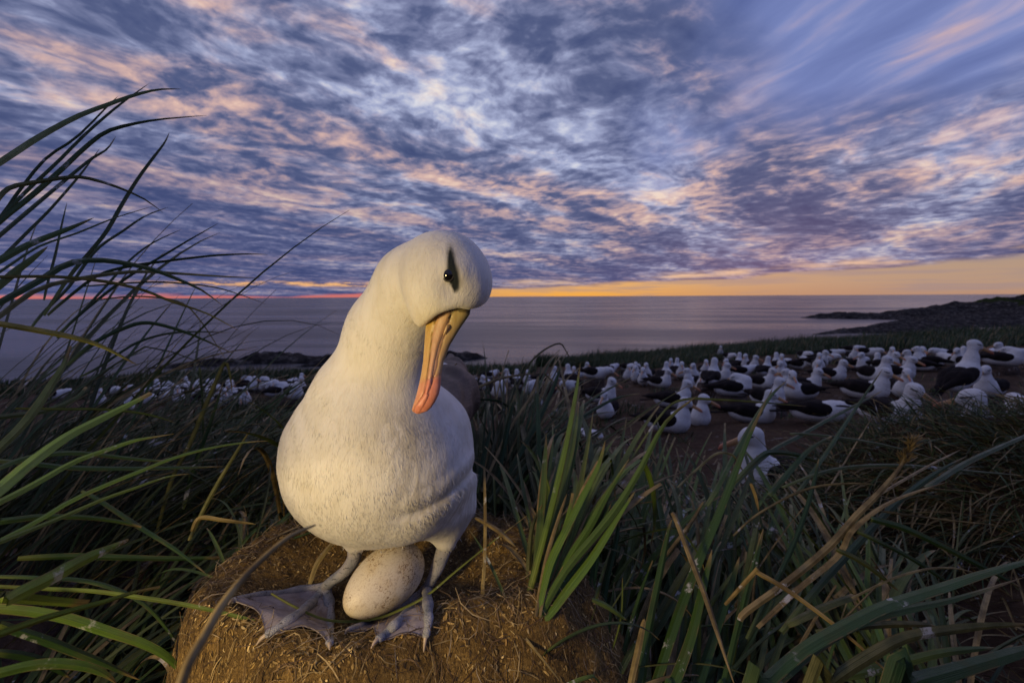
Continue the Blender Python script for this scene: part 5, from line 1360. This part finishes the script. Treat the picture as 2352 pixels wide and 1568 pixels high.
# bottom right: very broad blades sweeping out of the frame
T11 = tussock((.42, .55, .0), 'tussock of broad arching blades in the bottom right corner', 40, 160, .55, .011, .05, .95, .4, .13, .55, (.05, .45), .25, 25)
c8 = (3.160, 1684.4, 1071.9)
for pts, w, sh, dry, d0, d1, kw in [
    ([(60, 1700), (230, 1568), (500, 1330), (800, 1160), (1100, 1010), (1500, 880), (1800, 780), (2110, 690), (2300, 640)], .0120, .45, 0, .36, .52, dict(fold=.1)),
    ([(80, 1720), (250, 1600), (600, 1300), (900, 1130), (1250, 1030), (1600, 960), (2110, 800)], .0105, .4, 0, .37, .54, {}),
    ([(500, 1720), (700, 1568), (950, 1400), (1250, 1240), (1600, 1180), (1900, 1150), (2200, 1140)], .0110, .35, .35, .34, .44, dict(fold=.1)),
    ([(1100, 1660), (1300, 1568), (1700, 1450), (2110, 1330), (2300, 1280)], .0125, .25, 0, .34, .42, {}),
    ([(-60, 1500), (0, 1290), (80, 1000), (150, 750), (220, 450)], .0070, .35, 0, .52, .62, {}),
    ([(100, 1250), (250, 950), (400, 650), (520, 350), (600, 60), (620, -60)], .0075, .2, 0, .55, .72, {}),
    ([(350, 1200), (620, 870), (900, 560), (1200, 250), (1480, 40), (1700, -80)], .0090, .15, 0, .52, .75, {}),
    ([(-60, 1000), (160, 760), (180, 770), (400, 900), (800, 1200), (1240, 1600)], .0050, .6, 1., .5, .42, {}),
    ([(860, 950), (900, 930), (1150, 810), (1350, 750), (1500, 730), (1650, 740), (1810, 790)], .0030, .6, .8, .5, .55, {}),
    ([(390, 1145), (560, 1060), (720, 990), (880, 935)], .0100, .2, .2, .5, .52, dict(tipf=.8)),
    ([(950, 300), (1000, 310), (1500, 380), (1960, 425)], .0032, .6, .9, .6, .66, {}),
    ([(1000, 380), (1050, 390), (1300, 470), (1800, 720), (2110, 890)], .0080, .3, 0, .55, .6, {}),
    ([(900, 470), (1250, 640), (1500, 800), (1640, 920)], .0055, .2, 0, .55, .6, {}),
    ([(750, 600), (950, 700), (1200, 900)], .0060, .35, .2, .5, .52, {}),
    ([(600, 1200), (1000, 1150), (1300, 1140), (1460, 1150)], .0075, .1, .3, .48, .5, {}),
    ([(0, 500), (200, 330), (540, 160), (850, 120), (1030, 130)], .0040, .6, .85, .6, .7, {}),
    ([(560, 1560), (1000, 1480), (1500, 1350), (1900, 1310)], .0085, .6, .1, .42, .45, {})]:
    HB(T11, pts, w, sh, dry, d0, d1, c8, **kw)
# flowering stalk
SH = empty('grass_stalk', tuple(P(1716, 1404, .55)), 'thick dry flowering stalk with a feathery seed head, leaning right at lower right', 'grass stalk')
stp_ = [(1700, 1425), (1716, 1404), (1811, 1335), (1906, 1255), (1969, 1183), (2017, 1135), (2064, 1078), (2088, 1035)]
hero(SH, stp_, .0088, .6, .95, .50, .62, name='stem', fold=.2)
hero(SH, [(1740, 1440), (1830, 1355), (1925, 1275), (1960, 1215), (2050, 1150), (2180, 1105)], .0065, .5, 1., .50, .62, name='sheath')
FVs, FFs, off = [], [], 0; r = np.random.default_rng(4)
for q_ in range(170):
    t_ = r.uniform(); b0 = np.array(P(2072+24*t_, 1072-62*t_, .622)); dv = np.array(P(2072+24*t_+r.normal(7, 12), 1072-62*t_-r.uniform(8, 20), .622+r.normal(0, .006)))
    V, F = tube([b0, (b0+dv)/2+r.normal(0, .0006, 3), dv], [.0003, .0009, .0002], 4, 1, (0, 0, 1), 2, False)
    FVs.append(V); FFs += [tuple(i+off for i in f) for f in F]; off += len(V)
V = np.vstack(FVs); o = link('seed_head', mesh_np('seed_head', V, FFs, M_grass, True, col=np.tile([.5, 1., .5, .5], (len(V), 1))), SH)

for i, (x, y, L, n1_, n2_, w, el_) in enumerate([(.13, .66, .40, 24, 90, .009, 1.05), (.24, .86, .46, 34, 130, .009, .9), (.40, .74, .50, 34, 110, .010, .85), (.56, .62, .50, 30, 90, .010, .75),
                                        (.40, 1.08, .44, 24, 150, .009, .85), (.12, 1.05, .46, 24, 140, .009, 1.0), (.22, .62, .46, 30, 90, .010, 1.0)]):
    zt = ground(x, y)+.17
    tq = tussock((x, y, zt), 'green tussock leaning right, %s from left in the foreground right of the nest' % ordinal(i+1), int(n1_*1.3), n2_, L*1.1, w*1.25, .35, .75, .38, .10, el_, (.1, .95), .18, 300+i, zfun=raised(x, y, zt, .14), fw=.75)
    pedestal(tq, x, y, zt, .13, 30+i)
for i, (x, y, L, n1_, n2_, w, el_) in enumerate([(-1.0, .45, .60, 24, 120, .010, .8), (-.72, .70, .55, 30, 160, .009, .7), (-.50, .62, .42, 30, 130, .008, .55), (-.55, .40, .45, 26, 100, .009, .5), (-.50, 1.0, .45, 26, 150, .008, .8), (-.30, 1.05, .40, 20, 120, .008, 1.0)]):
    zt = ground(x, y)+.10
    tq = tussock((x, y, zt), 'dark green tussock, %s of six between the left edge and the nest' % ordinal(i+1), n1_, n2_, L, w*1.15, .1, .8, .45, .10, el_, (.1, .8), .12, 320+i, zfun=raised(x, y, zt, .14), fw=.8)
    pedestal(tq, x, y, zt, .11, 50+i)
for i, (x, y, L, n1_, n2_, w, az0, el_, dr_) in enumerate([(-.36, .40, .22, 16, 60, .006, .2, .35, .5), (-.37, .56, .26, 18, 70, .006, .1, .4, .45), (-.36, .70, .24, 16, 60, .006, .3, .5, .5), (-.44, .30, .30, 14, 50, .007, .2, .5, .3),
                                        (.05, .60, .26, 14, 50, .007, .5, .8, .4), (.06, .40, .22, 12, 50, .007, .4, .8, .4), (.0, .70, .22, 12, 50, .006, .6, .9, .4), (-.20, .80, .20, 10, 50, .006, 1.0, .9, .5)]):
    tussock((x, y, floor_z(x, y)), 'short half dead grass tuft at the foot of the nest mound, %s of eight round it' % ordinal(i+1), n1_, n2_, L, w, az0, .7, .6, .05, el_, (.2, .8), dr_, 340+i, zfun=floor_z, fw=.7)
# ---------------- dead litter between the clumps, both sides
def litter(n, box, seed, name, lmin=.04, lmax=.22, dryp=.55, label=''):
    r = np.random.default_rng(seed); FV, FF, FC = [], [], []; off = 0
    for i in range(n):
        x, y = r.uniform(box[0], box[1]), r.uniform(box[2], box[3]); z = floor_z(x, y)
        if nest_s(x, y) < 1.5: continue
        L = r.uniform(lmin, lmax); C, W, wd = free_blade(np.array([x, y, z+r.uniform(.0, .05)]), r.normal(.25, .8)+(math.pi if r.uniform() < .3 else 0), r.uniform(-.05, .35), L, r.uniform(.0015, .006), int(r.integers(0, 30)), r.normal(0, .8))
        V, F, ac_, al_ = blade_mesh_arrays(C, W, wd, .2); dry = 1. if r.uniform() < dryp else r.uniform(0, .4)
        FV.append(V); FF.append(F+off); off += len(V); FC.append(np.stack([al_, np.full(len(al_), dry), np.full(len(al_), r.uniform(0, .5)), ac_], -1))
    o = link(name, mesh_np(name, np.vstack(FV), np.vstack(FF), M_grass, True, col=np.vstack(FC)))
    tag(o, label, 'litter', None, 'stuff')
litter(420, (-.05, 1.15, .42, 1.15), 31, 'grass_litter', label='dead grass litter on the soil among the right tussocks')
litter(400, (-1.0, -.2, .3, 1.2), 32, 'grass_litter', label='dead grass litter on the soil among the left tussocks')
litter(500, (1.1, 4.5, 1.3, 3.6), 33, 'grass_litter', .04, .16, .6, label='trampled straw on the bare ground between the colony nests')
# fallen feathers
M_fea, k, b = mat('loose_feather'); k.put(b.inputs['Base Color'], (.62, .62, .64)); b.inputs['Roughness'].default_value = .8
def feather(px, py, L, a, label):
    p_, d = hit(px, py); c0 = np.array([p_.x, p_.y, floor_z(p_.x, p_.y)+.012]); V = []; F = []
    T = np.array([math.cos(a), math.sin(a), .1]); S = np.array([-math.sin(a), math.cos(a), .1]); n = 26
    for i in range(n):
        t_ = i/(n-1); w_ = L*.17*math.sin(math.pi*min(1, t_*1.05))**.6*(1+.25*math.sin(i*2.6)); cc_ = c0+T*L*t_+S*L*.10*math.sin(t_*2.4)+np.array([0, 0, L*.10*math.sin(math.pi*t_)])
        V += [cc_-S*w_, cc_+np.array([0, 0, .0012]), cc_+S*w_]
    for i in range(n-1):
        F += [(3*i, 3*i+1, 3*i+4, 3*i+3), (3*i+1, 3*i+2, 3*i+5, 3*i+4)]
    tag(link('feather', mesh_np('feather', V, F, M_fea)), label, 'feather', 'shed feathers on the ground')
feather(1700, 1520, .06, .4, 'white curled feather under the broad blades at bottom middle')
feather(1640, 1500, .05, 1.4, 'small pale feather among dry straw right of the nest')
feather(440, 1420, .09, -1., 'grey fluffy feather in the dark hollow left of the nest')
feather(470, 1530, .07, .5, 'dark grey feather at the bottom left of the nest mound')
feather(2030, 1180, .05, .2, 'white feather lying on the bare soil below the grassy bank')

# ---------------- mid-distance tussocks, each its own clump
MID = []
rm = np.random.default_rng(77)
def addmid(x, y, L, n, label, el=.9, lean=.9, w=.006, dry=.15, az_=.3, spread=.8, rad=.2, sh=(.0, .45)):
    MID.append(1)
    tussock((x, y, ground(x, y)), label, 0, n, L, w, az_, lean, spread, rad, el, sh, dry, 100+len(MID), fw=1.15)
lst = []
for x, y in [(-1.15, .22), (-1.5, .65), (-1.9, 1.1), (-1.15, .95), (-1.35, 1.35), (-.95, 1.35), (-.60, 1.25), (-1.7, 1.7), (-1.2, 1.85), (-.75, 1.75), (-.40, 1.55), (-2.1, 2.3), (-1.6, 2.4), (-1.05, 2.4), (-.55, 2.25), (-.15, 2.0),
             (-2.7, 3.), (-2.0, 3.1), (-1.3, 3.1), (-.7, 3.0), (-.2, 2.9), (-3.4, 4.), (-2.6, 4.), (-1.7, 4.), (-.9, 4.), (-.2, 3.9), (-4.3, 5.2), (-3.3, 5.3), (-2.3, 5.2), (-1.3, 5.2), (-5., 6.5), (-3.8, 6.6), (-2.6, 6.5), (-1.4, 6.4)]:
    lst.append((x, y))
for i, (x, y) in enumerate(sorted(lst, key=lambda q_: q_[0]/q_[1])):
    dd_ = math.hypot(x, y); addmid(x, y, .34 if dd_ < 3 else .40, int(240 if dd_ < 3 else 170), 'dark tussock, %s from left in the grass field behind the nest on the left' % ordinal(i+1), w=.0055+.0012*dd_, rad=.26+.04*dd_, el=.75)
lst = [(.85, .42), (1.25, .62), (.15, 1.35), (.30, 1.75), (.10, 2.1), (.48, 1.40), (.55, 2.1), (.05, 2.7), (.45, 2.7), (.75, 1.75), (.95, 1.30), (1.0, 1.75), (.15, 3.4), (.7, 3.1), (.98, 2.2), (.0, 4.3), (.6, 4.2)]
for i, (x, y) in enumerate(sorted(lst, key=lambda q_: q_[0]/q_[1])):
    addmid(x, y, .26, 260, 'low tussock, %s from left in the grass hollow before the right colony' % ordinal(i+1), w=.005+.001*y, rad=.20+.03*y, el=.7, sh=(.0, .5), dry=.22)
# grassy bank at right: short turf on top, long thatch hanging down its near side
def bank():
    r = np.random.default_rng(9); FV, FF, FC = [], [], []; off = 0
    T_ = empty('grassy_bank', (1.5, 1.4, ground(1.5, 1.4)), 'grassy bank at right with dead thatch hanging down its side', 'grass bank')
    for i in range(5200):
        x, y = r.uniform(.85, 2.5), r.uniform(1.02, 1.75); top = y > 1.28
        z = ground(x, y)
        if top or r.uniform() < .25:
            C, W, wd = free_blade(np.array([x, y, z]), r.normal(.2, .8)-(.9 if y < 1.4 else 0), r.uniform(.25, 1.0), r.uniform(.06, .17), r.uniform(.002, .0045), int(r.integers(0, 30)), r.normal(0, .6)); dry = 1. if r.uniform() < (.5 if x > 1.7 else .15) else r.uniform(0, .2)
        else:
            C, W, wd = free_blade(np.array([x, y+.06, z+.05]), -R90+r.normal(0, .5), r.uniform(-.2, .5), r.uniform(.12, .30), r.uniform(.002, .005), int(r.integers(0, 30)), r.normal(0, .6)); dry = 1. if r.uniform() < .45 else r.uniform(0, .3)
        C[:, 2] = np.maximum(C[:, 2], Gz(C[:, 0], C[:, 1])+.004)
        V, F, ac_, al_ = blade_mesh_arrays(C, W, wd, .2); FV.append(V); FF.append(F+off); off += len(V)
        FC.append(np.stack([al_, np.full(len(al_), dry), np.full(len(al_), r.uniform(0, .6)), ac_], -1))
    o = link('turf', mesh_np('bank_turf', np.vstack(FV), np.vstack(FF), M_grass, True, col=np.vstack(FC)), T_); o['kind'] = 'stuff'
bank()
# far ridge and field grass: uncountable
def far_grass(n, fr, name, label, lmin, lmax, wk, seed):
    r = np.random.default_rng(seed); N_ = 0; roots = []
    while N_ < n:
        x, y = fr(r, n); m_ = len(x); roots.append(np.stack([x, y, Gz(x, y)], -1)); N_ += m_
    R0 = np.vstack(roots)[:n]; L = r.uniform(lmin, lmax, n); az_ = r.normal(.3, .9, n); lean = r.uniform(.1, 1.3, n); L = L*(.45+.9*vnoise2(R0[:, 0]*.9, R0[:, 1]*.9, 5)); dist = np.hypot(R0[:, 0], R0[:, 1]); w = wk*dist*r.uniform(.6, 1.3, n)
    V = []
    for t_, wf in ((0, 1), (.5, .8), (1, .08)):
        h = L*t_*np.cos(lean*t_); f = L*t_*np.sin(lean*t_)
        c_ = R0+np.stack([f*np.cos(az_), f*np.sin(az_), h], -1); s_ = np.stack([np.cos(az_*3.1), np.sin(az_*3.1), 0*az_], -1)*(w*wf/2)[:, None]
        V += [c_-s_, c_+s_]
    V = np.stack(V, 1).reshape(-1, 3); b0 = np.arange(n)[:, None]*6; F = np.concatenate([b0+np.array([0, 1, 3, 2]), b0+np.array([2, 3, 5, 4])])
    col = np.zeros((n, 6, 4)); col[:, :, 0] = [.2, .2, .5, .5, .8, .8]; col[:, :, 1] = (r.uniform(size=n) < .12)[:, None]; col[:, :, 2] = r.uniform(0, .55, n)[:, None]; col[:, :, 3] = .3
    tag(link(name, mesh_np(name, V, F, M_grass, False, col=col.reshape(-1, 4))), label, 'grass', None, 'stuff')
def ridge(r, n):
    a = r.uniform(math.radians(3), math.radians(62), n); d = edge_r(a)+r.uniform(-7.5, 3.0, n)*smoothstep(a, .0, .35)
    return d*np.sin(a), d*np.cos(a)
far_grass(60000, ridge, 'ridge_grass', 'dark tussock grass along the ridge above the right colony', .12, .46, .0010, 51)
def fieldl(r, n):
    a = r.uniform(math.radians(-62), math.radians(3), n); d = r.uniform(3., 24, n); x = d*np.sin(a); y = d*np.cos(a)
    ok = (vnoise2(x*1.1, y*1.1, 8) > .35) & ~((d > 8.5) & (d < 13))
    return x[ok], y[ok]
far_grass(26000, fieldl, 'field_grass', 'dark grass field behind the left colony', .14, .36, .0016, 52)
def small(r, n):
    x = r.uniform(.6, 9, n); y = r.uniform(1.8, 12, n); ok = (vnoise2(x*2.1, y*2.1, 18) > .72)
    return x[ok], y[ok]
far_grass(5000, small, 'scattered_grass', 'sparse grass tufts between the nests of the right colony', .05, .14, .0018, 53)
# down tufts where the legs leave the plumage
r = np.random.default_rng(8)
def tuft(px, py, d, rad, n, L, nm):
    FV, FF, off = [], [], 0
    for i in range(n):
        a = r.uniform(0, 2*math.pi); c0 = np.array(P(px, py, d))+rgt*rad*math.cos(a)+fwd*rad*math.sin(a)*.8+upv*r.uniform(.002, .016)
        dv = rgt*r.normal(0, .25)+upv*-1+fwd*r.normal(0, .2); dv /= np.linalg.norm(dv); l_ = L*r.uniform(.4, 1.1)
        V, F = tube([c0, c0+dv*l_*.5+r.normal(0, .0007, 3), c0+dv*l_+r.normal(0, .0015, 3)], [.0007, .0005, .0001], 4, 1, tuple(fwd), 1, False)
        FV.append(V); FF += [tuple(q_+off for q_ in f) for f in F]; off += len(V)
    V = np.vstack(FV); o = link(nm, mesh_np(nm, V, FF, M_plum, True, col=np.zeros((len(V), 4))), BIRD); o['kind'] = 'stuff'
tuft(814, 1244, .523, .0105, 120, .010, 'leg_down'); tuft(1024, 1240, .536, .0115, 130, .010, 'leg_down'); tuft(880, 1252, .515, .026, 60, .006, 'belly_down')
for a_, b_2, c_ in [((706, 1178), (711, 1192), (702, 1205)), ((722, 1195), (731, 1208), (730, 1222))]:
    V, F = tube([P(*a_, .50), P(*b_2, .50), P(*c_, .50)], [.0022, .0026, .0004], 8, .4); link('loose_plume', mesh_np('loose_plume', V, F, M_plum, True, col=np.zeros((len(V), 4))), BIRD)
